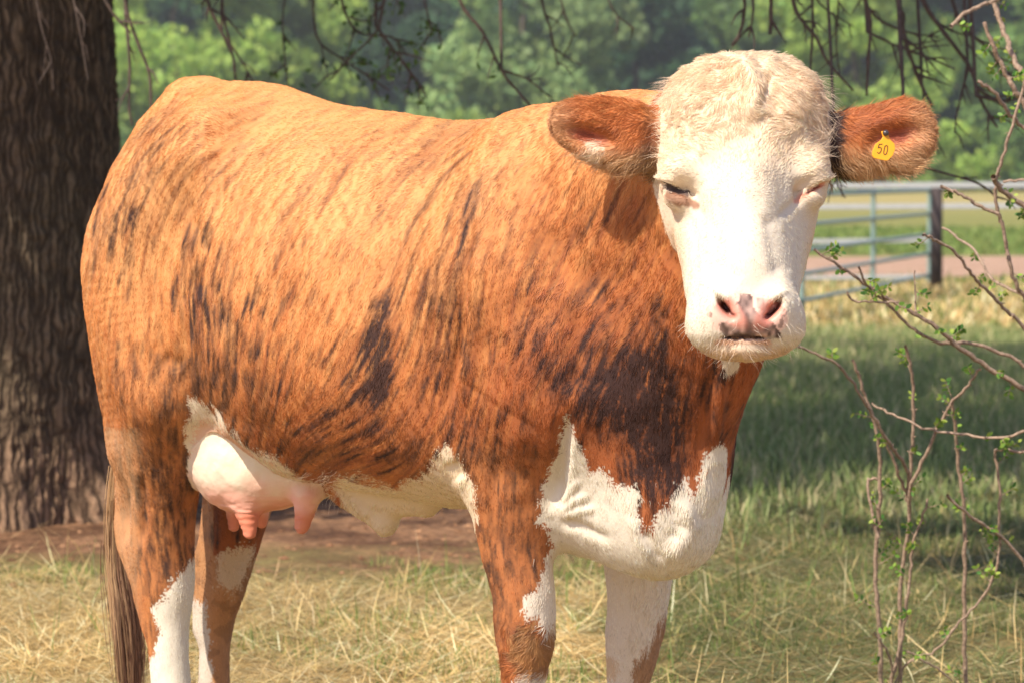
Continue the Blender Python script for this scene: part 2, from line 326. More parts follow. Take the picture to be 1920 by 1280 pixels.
m.l(cc, m.p.inputs['Base Color']); m.p.inputs['Roughness'].default_value = .92; m.p.inputs['Specular IOR Level'].default_value = .15; m.bump(hh, 1.0, .022); BARK = m.m
TX, TD = -1.985, 12.75
big = empty('bark_tree', (TX, TD, 0), 'big tree with deeply furrowed bark standing behind the cow rump', 'tree')
NA, NZ = 620, 380
th = np.linspace(0, 2 * math.pi, NA, endpoint=False); zz = np.concatenate([np.linspace(-.05, 2.2, 330), np.linspace(2.25, 4.6, NZ - 330)])
A_, Z2 = np.meshgrid(th, zz); A_ = A_.ravel(); Z2 = Z2.ravel()
r0 = .50 - .02 * Z2 + (.20 + .10 * np.cos(5 * A_ + 1) + .07 * np.cos(3 * A_)) * np.exp(-np.maximum(Z2, 0) / .20)
Q = np.stack([np.cos(A_) * 3.0, np.sin(A_) * 3.0, Z2 * 1.5], 1)
wq = Q + .12 * np.stack([vnoise(Q, 3), vnoise(Q + 5, 3), 0 * Z2], 1)
rg = 1 - np.abs(vnoise(wq, 5.0)) * 2.6; rg2 = 1 - np.abs(vnoise(wq + 11, 8.6)) * 2.4; rid = np.clip(.65 * rg + .45 * rg2, -1, 1)
rr = r0 + .007 * rid + .006 * fbm(np.stack([np.cos(A_) * .5, np.sin(A_) * .5, Z2], 1), 40, 2)
V = np.stack([TX + rr * np.cos(A_) + .04 * np.sin(Z2 * 1.2), TD + rr * np.sin(A_), Z2], 1)
i = np.arange(NZ - 1)[:, None] * NA; j = np.arange(NA)[None]; j2 = (j + 1) % NA
F = np.stack([i + j, i + j2, i + NA + j2, i + NA + j], -1).reshape(-1, 4)
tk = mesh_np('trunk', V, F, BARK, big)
t_ = np.clip(.72 + .2 * rid + .2 * fbm(V, 8, 2), 0, 1)[:, None]; moss = np.clip(vnoise(V, 3) * .5, 0, .2)[:, None]
bc = (lin(60, 50, 40) * (1 - t_) + lin(126, 107, 86) * t_) * (1 - moss) + moss * lin(112, 112, 84); sunlit_foot = np.exp(-np.maximum(Z2, 0) / .42)[:, None] * .85 * t_  # dirt: weight of the pale foot, standing in for sunlight on the bark
ba_ = tk.data.attributes.new('bark_uv', 'FLOAT_VECTOR', 'POINT'); ba_.data.foreach_set('vector', np.stack([A_ * .5, Z2, 0 * Z2], 1).astype(np.float32).ravel())
set_color(tk.data, 'vcol', bc * (1 - sunlit_foot) + sunlit_foot * lin(190, 150, 116))  # pale tint paints the sunlit foot into the bark colour
m = NT('twig_bark'); tn_ = m.noise(90, 4, .6, m.vec()); m.l(m.ramp(tn_, [(.3, tuple(lin(58, 46, 38))), (.7, tuple(lin(96, 78, 66)))]), m.p.inputs['Base Color']); m.p.inputs['Roughness'].default_value = .8; m.bump(tn_, .5, .004); TWIG = m.m
limbs = []
def limb(pts, r0_, r1_, n=6): p = spline(pts, n); limbs.append((p, np.linspace(r0_, r1_, len(p)))); return p
top = (TX, TD, 4.3)
limb([top, (-1.2, 13.6, 5.0), (0.3, 14.6, 5.3), (2.2, 15.6, 5.2), (4, 16.5, 4.8)], .26, .05)
limb([top, (-1.9, 12.0, 5.0), (-1.0, 10.6, 5.0), (0.2, 9.4, 4.6), (1.2, 8.8, 4.2)], .22, .04)
limb([top, (-3.0, 12.2, 5.2), (-4.3, 11.6, 5.4), (-5.6, 11.2, 5.0)], .24, .05)
limb([top, (-1.6, 14.2, 5.6), (-1.2, 16.6, 6.0), (-.6, 19, 5.8)], .24, .05)
limb([(0.3, 14.6, 5.3), (1.0, 13.4, 4.6), (2.2, 12.4, 4.0), (3.4, 12.0, 3.6)], .10, .03)
limb([(0.3, 14.6, 5.3), (0.0, 13.2, 4.4), (-.3, 12.2, 3.4)], .09, .03)
limb([(2.2, 15.6, 5.2), (3.4, 17.4, 5.2), (5, 19, 4.8)], .08, .03)
tubes('limbs', limbs, BARK, big, 10)
# hanging twigs in view, drawn by direction and distance
def hang(pts, D, w0, w1, dd=0.0, kids=5, seed=0, kl=60, spread_=.9):
    g = np.random.default_rng(seed); out = []
    def add(pts, D0, D1, w0, w1):
        P3 = [W(u, v, D0 + (D1 - D0) * k / (len(pts) - 1)) for k, (u, v) in enumerate(pts)]
        p = spline(P3, 4); out.append((p, np.linspace(w0, w1, len(p)) * D0 / FPX * .42)); return p
    add(pts, D, D + dd, w0, w1); A = np.array(pts, float); seg = np.linalg.norm(np.diff(A, axis=0), axis=1); cum = np.concatenate([[0], np.cumsum(seg)])
    for k in range(int(kids * .75 + .5)):
        s_ = g.uniform(.25, .98) * cum[-1]; u0 = np.interp(s_, cum, A[:, 0]); v0 = np.interp(s_, cum, A[:, 1]); i_ = min(np.searchsorted(cum, s_), len(A) - 1); d_ = A[i_] - A[max(i_ - 1, 0)]
        a = math.atan2(d_[1], d_[0]) + g.choice([-1, 1]) * g.uniform(.35, spread_); ln = g.uniform(.4, 1.2) * kl
        m1 = (u0 + ln * .5 * math.cos(a), v0 + ln * .5 * math.sin(a)); a2 = a + g.normal(0, .3); m2 = (m1[0] + ln * .5 * math.cos(a2), m1[1] + ln * .5 * math.sin(a2) + 6)
        Dk = D + dd * s_ / cum[-1]; add([(u0, v0), m1, m2], Dk, Dk + g.normal(0, .06), w1 * 1.0 + 1, 1.6)
        if g.random() < .5:
            a3 = a + g.choice([-1, 1]) * .7; add([m1, (m1[0] + ln * .35 * math.cos(a3), m1[1] + ln * .35 * math.sin(a3))], Dk, Dk, 2.4, 1.4)
    return out
HB = [([(330, -420), (362, -200), (378, -60), (388, 0), (415, 60), (436, 105), (442, 150)], 12.0, 11, 6, 5), ([(420, -60), (418, 20), (430, 75), (436, 105)], 12.0, 6, 5, 3), ([(415, 60), (450, 110), (478, 160)], 12.0, 6, 3, 4),
      ([(215, -420), (225, -100), (236, 10), (258, 80), (280, 140), (284, 215)], 11.2, 9, 6, 3), ([(236, 30), (243, 120), (242, 200), (248, 235)], 11.2, 7, 5, 3), ([(60, -60), (75, 40), (95, 110), (100, 170)], 11.3, 5, 3, 4), ([(130, -40), (150, 60), (165, 150)], 11.2, 6, 3, 4), ([(185, -20), (215, 30), (246, 62)], 11.2, 8, 6, 2),
      ([(840, -420), (850, -120), (862, 0), (905, 60), (940, 132), (965, 165), (1000, 205)], 11.6, 9, 5, 4), ([(940, 132), (990, 150), (1040, 190)], 11.6, 6, 3, 2), ([(740, -400), (735, -80), (718, 10), (705, 60), (655, 110), (620, 150)], 12.2, 8, 4, 8),
      ([(705, 50), (750, 110), (790, 165), (800, 185)], 12.2, 7, 4, 7), ([(590, -40), (588, 30), (600, 80), (640, 110), (700, 150), (730, 170)], 12.4, 6, 3, 8), ([(640, -300), (642, -60), (640, 0), (670, 60), (735, 70), (760, 100)], 12.4, 8, 4, 7), ([(540, -40), (530, 40), (535, 120), (545, 190)], 12.6, 4, 3, 4), ([(780, -60), (800, 20), (810, 60)], 12.2, 5, 3, 4),
      ([(1008, -200), (1010, -60), (1018, 10), (1030, 50), (1040, 95), (1046, 125)], 12.4, 7, 4, 4), ([(1045, -30), (1060, 30), (1080, 70)], 12.6, 5, 3, 3), ([(1130, -40), (1150, 20), (1190, 55)], 12.4, 4, 3, 2),
      ([(1385, -200), (1390, -60), (1396, 10), (1388, 60), (1372, 86)], 10.4, 10, 6, 4), ([(1410, -60), (1412, 20), (1404, 70)], 10.4, 7, 5, 3), ([(1445, -40), (1446, 20), (1444, 65)], 10.2, 9, 8, 1), ([(1482, -200), (1484, -60), (1492, 20), (1530, 70), (1548, 110), (1572, 140), (1600, 170)], 10.6, 10, 5, 5),
      ([(1516, -100), (1524, 20), (1522, 90), (1518, 140)], 10.8, 7, 5, 3), ([(1570, -100), (1572, 0), (1568, 80), (1574, 140)], 11.0, 5, 3, 4), ([(1612, -300), (1618, -40), (1632, 40), (1628, 110), (1625, 180)], 10.6, 10, 6, 3), ([(1626, 60), (1690, 90), (1745, 110), (1790, 130)], 10.8, 6, 4, 6),
      ([(1672, -300), (1680, -60), (1690, 40), (1705, 100), (1728, 160), (1748, 200)], 11.0, 14, 7, 8), ([(1700, -60), (1740, 20), (1785, 80), (1820, 130), (1840, 190), (1870, 240)], 11.0, 12, 6, 9), ([(1770, -60), (1800, 40), (1850, 90), (1900, 150)], 11.2, 9, 5, 8), ([(1815, 130), (1795, 210), (1790, 250)], 11.0, 6, 3, 4),
      ([(1728, 150), (1738, 230), (1760, 290)], 11.0, 6, 3, 3), ([(1830, 180), (1880, 190), (1925, 180)], 10.8, 7, 5, 4), ([(1600, -40), (1640, 30), (1700, 60), (1760, 70)], 11.3, 7, 4, 6), ([(1700, 305), (1760, 322), (1835, 345), (1870, 372)], 9.6, 6, 4, 2), ([(1566, 290), (1568, 340), (1585, 372)], 9.8, 5, 3, 2), ([(1500, -60), (1540, 10), (1600, 50)], 11.0, 6, 3, 5)]
tw = []
for k, (pts, D, w0, w1, kids) in enumerate(HB):
    tk_ = hang(pts, D, w0, w1, 0, kids, 300 + k, 75 if kids > 5 else 50)
    a = W(*pts[0], D); tk_.append((spline([a, a + np.array([0, .3, .8]), a + np.array([.1, .8, 1.9])], 5), np.linspace(w0, w0 * 2, 11) * D / FPX * .5))
    tw += tk_; tubes('hanging_branch', tk_, TWIG, big, 6, .12, k)
g = np.random.default_rng(77); pl = []
for pts, rd in tw:
    q0 = proj(pts[len(pts) // 2][None]); 
    if 520 < q0[0][0] < 950 and g.random() < .55:
        for k in range(6): pl.append(pts[g.integers(0, len(pts))] + g.normal(0, .02, 3))
pl = np.array(pl); leaves_mesh('twig_leaves', pl, g.uniform(.010, .02, len(pl)), g, palette(g, len(pl), [lin(70, 96, 44), lin(92, 120, 54)]), LM, big)
# the crown above the picture, which shades the ground behind the cow
CR = [(-4.6, 10.6, 4.4, 1.9, 1.3, .8, 5200), (-5.6, 12.2, 4.8, 2.0, 1.8, 1.0, 5200), (-3.4, 11.6, 5.2, 2.4, 1.6, 1.2, 5200), (-3.0, 12.6, 5.4, 2.4, 2.0, 1.2, 3800), (-2.2, 11.2, 3.6, .9, .8, .5, 1200), (-.2, 13.6, 3.9, 2.0, 1.2, .6, 2500), (-1.2, 13.4, 4.8, 2.2, 1.8, .9, 3200), (-.4, 15.6, 5.0, 3.2, 2.8, 1.3, 6500), (3.0, 15.6, 4.6, 2.8, 2.6, 1.1, 5000), (-3.6, 16.4, 5.4, 3.0, 2.6, 1.3, 5000),
      (1.8, 18.8, 5.0, 3.8, 2.4, 1.2, 6500), (-2.6, 19.8, 5.2, 3.4, 2.4, 1.2, 5500), (5.6, 18.0, 4.8, 2.6, 3, 1.1, 4500), (2.0, 12.4, 4.0, 1.6, 1.4, .7, 2200), (.3, 8.5, 3.9, 1.35, .85, .5, 1300), (-.6, 10.2, 4.3, 1.0, .8, .5, 900), (.9, 10.4, 4.1, 1.3, 1.1, .6, 1500), (-.9, 12.0, 4.2, 1.0, .8, .5, 900), (-.6, 10.3, 4.2, 1.35, 1.5, .5, 5200), (1.2, 10.8, 4.2, 1.3, 1.4, .5, 4200), (.8, 12.8, 4.4, 1.6, 1.2, .6, 3200), (-.6, 9.0, 4.4, .8, .5, .3, 900), (-.55, 7.8, 4.2, 1.0, .9, .4, 2800)]
P_ = []
for (cx, cy, cz, rx, ry, rz, n) in CR:
    d = g.normal(0, 1, (n, 3)); d /= np.linalg.norm(d, axis=1)[:, None]; P_.append(np.array([cx, cy, cz]) + d * (g.uniform(0, 1, n) ** .45)[:, None] * np.array([rx, ry, rz]))
P_ = np.concatenate(P_); P_ = P_[vnoise(P_, .9) + .5 * vnoise(P_, 2.3) > -.42]
_d = -np.array(TO_SUN); _h = P_ + _d * ((12.35 - P_[:, 1]) / _d[1])[:, None]                # an opening lets the sun onto the foot of the trunk
P_ = P_[~((_h[:, 2] < .66 - 1.2 * (_h[:, 0] + 1.87)) & (_h[:, 0] > -3.2) & (_h[:, 0] < -1.3) & (_h[:, 2] > -.9) & (P_[:, 1] < 12.3))]
leaves_mesh('crown', P_, g.uniform(.05, .11, len(P_)), g, palette(g, len(P_), [lin(88, 118, 52), lin(108, 136, 62)]), LM, big)

# --- gate and fence
def pmat(name, c, r=.5, metal=0.0, ns=20, var=.25):
    m = NT(name); nn = m.noise(ns, 4, .6, m.vec()); m.l(m.mix(m.ramp(nn, [(.35, (0, 0, 0)), (.7, (var, var, var))]), tuple(c), tuple(np.array(c) * .4)), m.p.inputs['Base Color'])
    m.p.inputs['Roughness'].default_value = r; m.p.inputs['Metallic'].default_value = metal; return m.m
GATE = pmat('gate_green', lin(128, 152, 146), .5); RAIL = pmat('rail_white', lin(178, 180, 178), .6); POST = pmat('post_wood', lin(70, 60, 58), .9, 0, 8, .8)
GA = np.array([fx(1746, 36.4), 36.4]); GB = np.array([fx(1500, 29.0), 29.0])
gt_ = empty('farm_gate', (GA[0], GA[1], 0), 'green tubular farm gate standing open at an angle in the field', 'gate')
def bar(a, b, r): return ([np.array(a), (np.array(a) + np.array(b)) / 2, np.array(b)], [r] * 3)
for z in (1.07, .82, .60, .40, .17):
    tubes('rail', [bar((*GA, z), (*GB, z), .021)], GATE, gt_, 8)
gl = lambda t, z: (*(GA + (GB - GA) * t), z)
tubes('upright', [bar(gl(.015, .1), gl(.015, 1.10), .026)], GATE, gt_, 8); tubes('upright', [bar(gl(.99, .1), gl(.99, 1.10), .026)], GATE, gt_, 8); tubes('brace', [bar(gl(.50, .14), gl(.50, 1.07), .022)], GATE, gt_, 8)
bm = bmesh.new(); bmesh.ops.create_cone(bm, cap_ends=True, segments=20, radius1=.066, radius2=.060, depth=1.12)
for v_ in bm.verts: v_.co.x += .004 * math.sin(v_.index * 2.1); v_.co.z += .56
me = bpy.data.meshes.new('gate_post'); bm.to_mesh(me); bm.free(); me.materials.append(POST); o = bpy.data.objects.new('gate_post', me); C.objects.link(o); o.location = (GA[0] + .03, 36.2, -.02)
for p in me.polygons: p.use_smooth = len(p.vertices) == 4
tag(o, 'dark round wooden post that the green gate hangs from', 'post')
fe = empty('rail_fence', (fx(1745, 37.4), 37.4, 0), 'white horizontal rail fence running behind the gate post across the field', 'fence')
FD = 37.4
for z, r, x0, x1 in ((1.11, .034, fx(1500, FD), fx(2150, FD)), (.88, .030, fx(1500, FD), fx(2150, FD)), (.50, .026, fx(1500, FD), fx(1745, FD)), (.10, .022, fx(1490, FD), fx(1745, FD))):
    bm = bmesh.new(); bmesh.ops.create_cube(bm, size=1)
    for v_ in bm.verts: v_.co = Vector((x0 + (v_.co.x + .5) * (x1 - x0), FD + v_.co.y * .03, z + v_.co.z * 2 * r + (.02 if v_.co.x > 0 else 0)))
    bmesh.ops.bevel(bm, geom=bm.edges[:], offset=.006, segments=2, affect='EDGES')
    me = bpy.data.meshes.new('rail'); bm.to_mesh(me); bm.free(); me.materials.append(RAIL); o = bpy.data.objects.new('rail', me); C.objects.link(o); o.parent = fe; o.matrix_parent_inverse = Matrix.Translation(-fe.location)
for xx in (fx(1500, FD) - .02, fx(2060, FD)):
    tubes('fence_post', [bar((xx, FD + .06, 0), (xx, FD + .06, 1.16), .05)], RAIL, fe, 10)

# --- thorny shrubs on the right
SM = NT('shrub_bark'); sn = SM.noise(140, 4, .6, SM.vec()); SM.l(SM.ramp(sn, [(.3, tuple(lin(112, 92, 74))), (.7, tuple(lin(176, 150, 126)))]), SM.p.inputs['Base Color']); SM.p.inputs['Roughness'].default_value = .7; SM.bump(sn, .4, .002); SHB = SM.m
def shrub(label, root, stems, seed, group=None):
    s_o = empty('thorny_shrub', root, label, 'shrub', group); g = np.random.default_rng(seed); lp = []; ld = []
    st_ = []; tw_ = []
    for pts, D, D2, w0, w1, dark in stems:
        k = len(pts); P3 = [W(u, v, D + (D2 - D) * i_ / (k - 1)) + g.normal(0, .002, 3) for i_, (u, v) in enumerate(pts)]
        p = spline(P3, 6); p += .0016 * g.normal(0, 1, p.shape); r = np.linspace(w0, w1, len(p)) * D / FPX * .42 * (1 + .10 * (np.arange(len(p)) % 4 == 0))
        st_.append((p, r))
        L_ = np.linalg.norm(np.diff(p, axis=0), axis=1).sum()
        for j_ in range(int(L_ * 46)):
            q0 = g.integers(1, len(p) - 1); a = g.normal(0, 1, 3); a[1] *= .5; t0 = p[q0 + 1] - p[q0 - 1]; t0 /= np.linalg.norm(t0); a -= t0 * (a @ t0); a /= np.linalg.norm(a); a = a * .9 + t0 * .5
            if g.random() < .62:   # thorn or bud
                ln = g.uniform(.004, .012); tw_.append((np.array([p[q0], p[q0] + a * ln * .6, p[q0] + a * ln]), [r[q0] * .5, r[q0] * .35, .0003]))
            elif g.random() < .60:                # leafy spur
                ln = g.uniform(.015, .05); b_ = np.array([p[q0], p[q0] + a * ln * .5, p[q0] + a * ln + np.array([0, 0, .004])]); tw_.append((b_, [.0011, .0009, .0005]))
                sd = np.cross(a, [0, 1, .2]); sd /= np.linalg.norm(sd) + 1e-6
                for tt_ in np.linspace(.35, 1, g.integers(3, 6)):
                    for sg in (-1, 1): lp.append(b_[0] + (b_[2] - b_[0]) * tt_); ld.append(sd * sg * .8 + a * .5)
    tubes('stems', st_ + tw_, SHB, s_o, 7, .05, seed)
    n = len(lp); lp = np.array(lp); ld = np.array(ld) + g.normal(0, .25, (n, 3)); ld /= np.linalg.norm(ld, axis=1)[:, None]; sz = g.uniform(.008, .018, n)[:, None]; wv = np.cross(ld, g.normal(0, 1, (n, 3)) * .6 + np.array([0, 1, .4])); wv /= np.linalg.norm(wv, axis=1)[:, None]
    V_ = np.stack([lp, lp + ld * sz * .35 + wv * sz * .28, lp + ld * sz * .75 + wv * sz * .22, lp + ld * sz, lp + ld * sz * .75 - wv * sz * .22, lp + ld * sz * .35 - wv * sz * .28], 1)
    lo_ = mesh_np('leaves', V_.reshape(-1, 3), np.arange(n * 6).reshape(n, 6), LM, s_o, True); set_color(lo_.data, 'vcol', np.repeat(palette(g, n, [lin(140, 172, 70), lin(112, 152, 62), lin(166, 184, 84), lin(84, 128, 60)]), 6, 0))
LOW = [([(1652, 1325), (1652, 1280), (1649, 1171), (1640, 1085), (1646, 1006), (1652, 927), (1649, 854), (1640, 793), (1618, 726), (1600, 674)], 8.1, 7.9, 11, 7, 0),
       ([(1668, 1325), (1672, 1280), (1691, 1189), (1701, 1098), (1716, 1018), (1740, 936)], 8.1, 8.0, 10, 5, 1),
       ([(1690, 1325), (1691, 1262), (1690, 1110), (1701, 988), (1707, 896), (1710, 805), (1710, 713), (1696, 646)], 8.12, 7.9, 10, 7, 0),
       ([(1703, 960), (1710, 915), (1740, 841), (1777, 768), (1813, 726), (1838, 689)], 7.98, 7.8, 9, 6, 0),
       ([(1812, 1325), (1810, 1280), (1807, 1189), (1809, 1079), (1807, 957), (1798, 866), (1789, 799), (1783, 750)], 8.15, 7.95, 11, 7, 0),
       ([(1703, 925), (1700, 878), (1667, 829), (1630, 768), (1594, 713), (1563, 680), (1496, 649)], 7.98, 7.7, 9, 5, 0), ([(1702, 935), (1690, 900), (1667, 848), (1650, 800)], 7.99, 7.9, 8, 6, 0),
       ([(1633, 756), (1673, 777), (1740, 802), (1801, 814), (1868, 820), (1925, 805)], 7.95, 7.8, 5, 7, 1), ([(1646, 1006), (1632, 955), (1630, 905), (1646, 894)], 8.0, 8.0, 8, 6, 0),
       ([(1658, 1320), (1700, 1240), (1752, 1220), (1801, 1165), (1850, 1104), (1871, 1037), (1874, 927), (1868, 850), (1887, 846), (1925, 850)], 8.1, 7.9, 5, 7, 0),
       ([(1771, 927), (1820, 966), (1868, 1000), (1925, 1067), (1950, 1180), (1945, 1325)], 7.9, 8.1, 7, 9, 0), ([(1640, 1190), (1660, 1215), (1672, 1250), (1668, 1290)], 8.0, 8.1, 5, 6, 0), ([(1702, 1222), (1750, 1250), (1790, 1275)], 8.0, 8.05, 5, 4, 0)]
shrub('low thorny shrub of thin upright stems at the lower right', (W(1690, 1325, 8.12)[0], 8.12, 0), LOW, 5)
r_ = W(2080, 1340, 7.9)
HIGH = [([(1525, 465), (1600, 520), (1660, 558), (1735, 598), (1790, 640), (1838, 683), (1925, 732), (2000, 800), (2055, 1000), (2080, 1345)], 7.6, 7.9, 6, 16, 0),
        ([(1610, 503), (1630, 538), (1655, 561), (1704, 610), (1765, 640), (1826, 646), (1925, 690), (2000, 800)], 7.6, 7.85, 5, 10, 1), ([(1588, 545), (1600, 562), (1640, 570), (1680, 567)], 7.6, 7.62, 5, 5, 1),
        ([(1733, 440), (1750, 450), (1795, 480), (1825, 520), (1850, 547), (1880, 580), (1925, 622), (1990, 740)], 7.5, 7.8, 6, 9, 1), ([(1770, 428), (1825, 472), (1865, 525), (1905, 550), (1990, 620), (2030, 860)], 8.3, 8.0, 5, 9, 0),
        ([(1762, 347), (1800, 365), (1835, 385), (1874, 400)], 7.7, 7.72, 7, 8, 0), ([(1845, 45), (1865, 90), (1885, 135), (1905, 175), (1925, 205), (1990, 330), (2040, 600), (2070, 900)], 7.8, 7.9, 9, 16, 0),
        ([(1858, -60), (1862, 0), (1880, 50), (1900, 110), (1925, 160), (1975, 300)], 8.4, 8.3, 10, 14, 0), ([(1832, 150), (1865, 178), (1890, 210), (1925, 247), (1980, 320)], 7.7, 7.8, 8, 9, 0),
        ([(1925, 150), (1900, 235), (1880, 300), (1870, 340), (1872, 390), (1885, 435), (1895, 490), (1910, 540), (1925, 565), (1990, 700)], 7.7, 7.85, 7, 10, 0), ([(1857, 332), (1880, 360), (1925, 392), (2000, 470)], 7.7, 7.8, 12, 12, 0),
        ([(1787, 45), (1825, 15), (1865, 2), (1930, -20)], 8.2, 8.3, 9, 8, 0), ([(1880, 338), (1925, 340), (1980, 360)], 8.0, 8.0, 6, 6, 1), ([(1717, 505), (1715, 560), (1716, 588)], 7.62, 7.62, 3, 4, 0)]
shrub('taller thorny shrub reaching in from the right edge with bare forked branches', (r_[0], 7.9, 0), HIGH, 6)

# --- light summer haze over the field
bm = bmesh.new(); bmesh.ops.create_cube(bm, size=1)
for v_ in bm.verts: v_.co = Vector((v_.co.x * 420, 130 + (v_.co.y) * 400, 14 + v_.co.z * 30))
me = bpy.data.meshes.new('haze'); bm.to_mesh(me); bm.free(); hz = bpy.data.objects.new('haze', me); C.objects.link(hz); hz['kind'] = 'stuff'
hm = bpy.data.materials.new('haze'); hm.use_nodes = True; hm.node_tree.nodes.remove(hm.node_tree.nodes['Principled BSDF'])
pv = hm.node_tree.nodes.new('ShaderNodeVolumePrincipled'); pv.inputs['Color'].default_value = (.93, .96, 1, 1); pv.inputs['Density'].default_value = .00034; pv.inputs['Anisotropy'].default_value = 0.0
hm.node_tree.links.new(pv.outputs[0], hm.node_tree.nodes['Material Output'].inputs['Volume']); me.materials.append(hm)
#@@S1

# ================================================================== THE COW
# cow frame: X forward, Y to its left, Z up; its centre plane runs from the tail head to the brisket
_pr = W(325, 400, 7.05); _pf = W(1335, 400, 5.92)
_ax = (_pf - _pr); _ax[2] = 0; BODYLEN = np.linalg.norm(_ax); AX = _ax / BODYLEN
AY = np.array([-AX[1], AX[0], 0.0]); AZ = np.array([0, 0, 1.0])
COW0 = np.array([_pr[0], _pr[1], 0.0])
if AY[1] < 0: AY = -AY
def L(u, v, yc):
    """Point seen at (u, v) lying yc metres left of the cow's centre plane."""
    d = ray(u, v); o = np.array([0, 0, HCAM])
    t = (yc - (o - COW0) @ AY) / (d @ AY)
    return o + d * t
def toloc(P):
    q = P - COW0
    return q @ AX, q @ AY, q[:, 2]
HD = 5.65                                              # distance of the head
def Hd(u, v, dy): return W(u, v, HD - dy)

def smin(a, b, k):
    h = np.maximum(k - np.abs(a - b), 0) / k
    return np.minimum(a, b) - h * h * k * 0.25
def smax(a, b, k): return -smin(-a, -b, k)

class Prim: pass
def cone(a, ra, b, rb, k=0.05):
    p = Prim(); p.t = 'cone'; p.a, p.ra, p.b, p.rb, p.k = np.array(a), ra, np.array(b), rb, k
    p.c = (p.a + p.b) / 2; p.R = np.linalg.norm(p.a - p.b) / 2 + max(ra, rb); p.op = '+'
    return p
def ell(c, r, ex=None, ey=None, k=0.05, op='+'):
    """ellipsoid; ex, ey: first two axes (ez = cross)"""
    p = Prim(); p.t = 'ell'; p.c = np.array(c); p.r = np.array(r, float); p.k = k; p.op = op
    ex = np.array([1., 0, 0]) if ex is None else np.array(ex, float) / np.linalg.norm(ex)
    ey = np.array([0., 1, 0]) if ey is None else np.array(ey, float)
    ey = ey - ex * (ex @ ey); ey /= np.linalg.norm(ey); ez = np.cross(ex, ey)
    p.M = np.stack([ex, ey, ez]); p.R = max(r)
    return p
def chainprim(pts, rad, k=.05, sub=10):
    """smooth tapering limb: Catmull-Rom through the joints, swept sphere"""
    p = Prim(); p.t = 'chain'; p.k = k; p.op = '+'
    A = np.concatenate([np.array(pts, float), np.array(rad, float)[:, None]], 1)
    A = np.concatenate([2 * A[:1] - A[1:2], A, 2 * A[-1:] - A[-2:-1]]); out = []
    for i in range(1, len(A) - 2):
        for t in np.linspace(0, 1, sub, endpoint=False):
            a, b, c, d = A[i - 1:i + 3]
            out.append(.5 * (2 * b + (c - a) * t + (2 * a - 5 * b + 4 * c - d) * t * t + (3 * b - a - 3 * c + d) * t ** 3))
    out.append(A[-2]); p.pts = np.array(out)
    p.c = (p.pts[:, :3].min(0) + p.pts[:, :3].max(0)) / 2; p.R = np.linalg.norm(p.pts[:, :3] - p.c, axis=1).max() + p.pts[:, 3].max()
    return p
def ev(p, P):
    if p.t == 'chain':
        best = np.full(len(P), 9.0)
        for A, B in zip(p.pts[:-1], p.pts[1:]):
            a, ra, b, rb = A[:3], A[3], B[:3], B[3]
            m = np.linalg.norm(a - b) / 2 + max(ra, rb) + p.k + .12
            qq = P - (a + b) / 2; idx = np.nonzero(np.einsum('ij,ij->i', qq, qq) < m * m)[0]
            if not len(idx): continue
            Q = P[idx] - a; ba = b - a; h = np.clip((Q @ ba) / (ba @ ba), 0, 1); Q = Q - h[:, None] * ba
            best[idx] = np.minimum(best[idx], np.sqrt(np.einsum('ij,ij->i', Q, Q)) - (ra + (rb - ra) * h))
        return best
    if p.t == 'cone':
        ba = p.b - p.a; l2 = ba @ ba
        h = np.clip(((P - p.a) @ ba) / l2, 0, 1)
        q = P - p.a - h[:, None] * ba
        return np.sqrt(np.einsum('ij,ij->i', q, q)) - (p.ra + (p.rb - p.ra) * h)
    q = (P - p.c) @ p.M.T
    k0 = np.linalg.norm(q / p.r, axis=1); k1 = np.linalg.norm(q / (p.r * p.r), axis=1)
    return k0 * (k0 - 1.0) / np.maximum(k1, 1e-6)
def evgroup(prims, P, base=None):
    d = np.full(len(P), 1.0) if base is None else base.copy()
    for p in prims:
        m = p.R + p.k + 0.12
        q = P - p.c
        idx = np.nonzero(np.einsum('ij,ij->i', q, q) < m * m)[0]
        if not len(idx): continue
        e = ev(p, P[idx])
        d[idx] = smin(d[idx], e, p.k) if p.op == '+' else smax(d[idx], -e, p.k)
    return d

from numpy import interp
def smooth_interp(x, xs, ys):
    """PCHIP-like (Catmull-Rom with clamped slopes)"""
    xs = np.asarray(xs, float); ys = np.asarray(ys, float)
    d = np.diff(ys) / np.diff(xs)
    m = np.zeros_like(ys); m[1:-1] = np.where(d[:-1] * d[1:] > 0, 2 * d[:-1] * d[1:] / (d[:-1] + d[1:] + 1e-12), 0); m[0] = d[0]; m[-1] = d[-1]
    x = np.clip(x, xs[0], xs[-1]); i = np.clip(np.searchsorted(xs, x) - 1, 0, len(xs) - 2)
    h = xs[i + 1] - xs[i]; t = (x - xs[i]) / h
    return ys[i] * (1 + 2 * t) * (1 - t) ** 2 + m[i] * h * t * (1 - t) ** 2 + ys[i + 1] * t * t * (3 - 2 * t) + m[i + 1] * h * t * t * (t - 1)

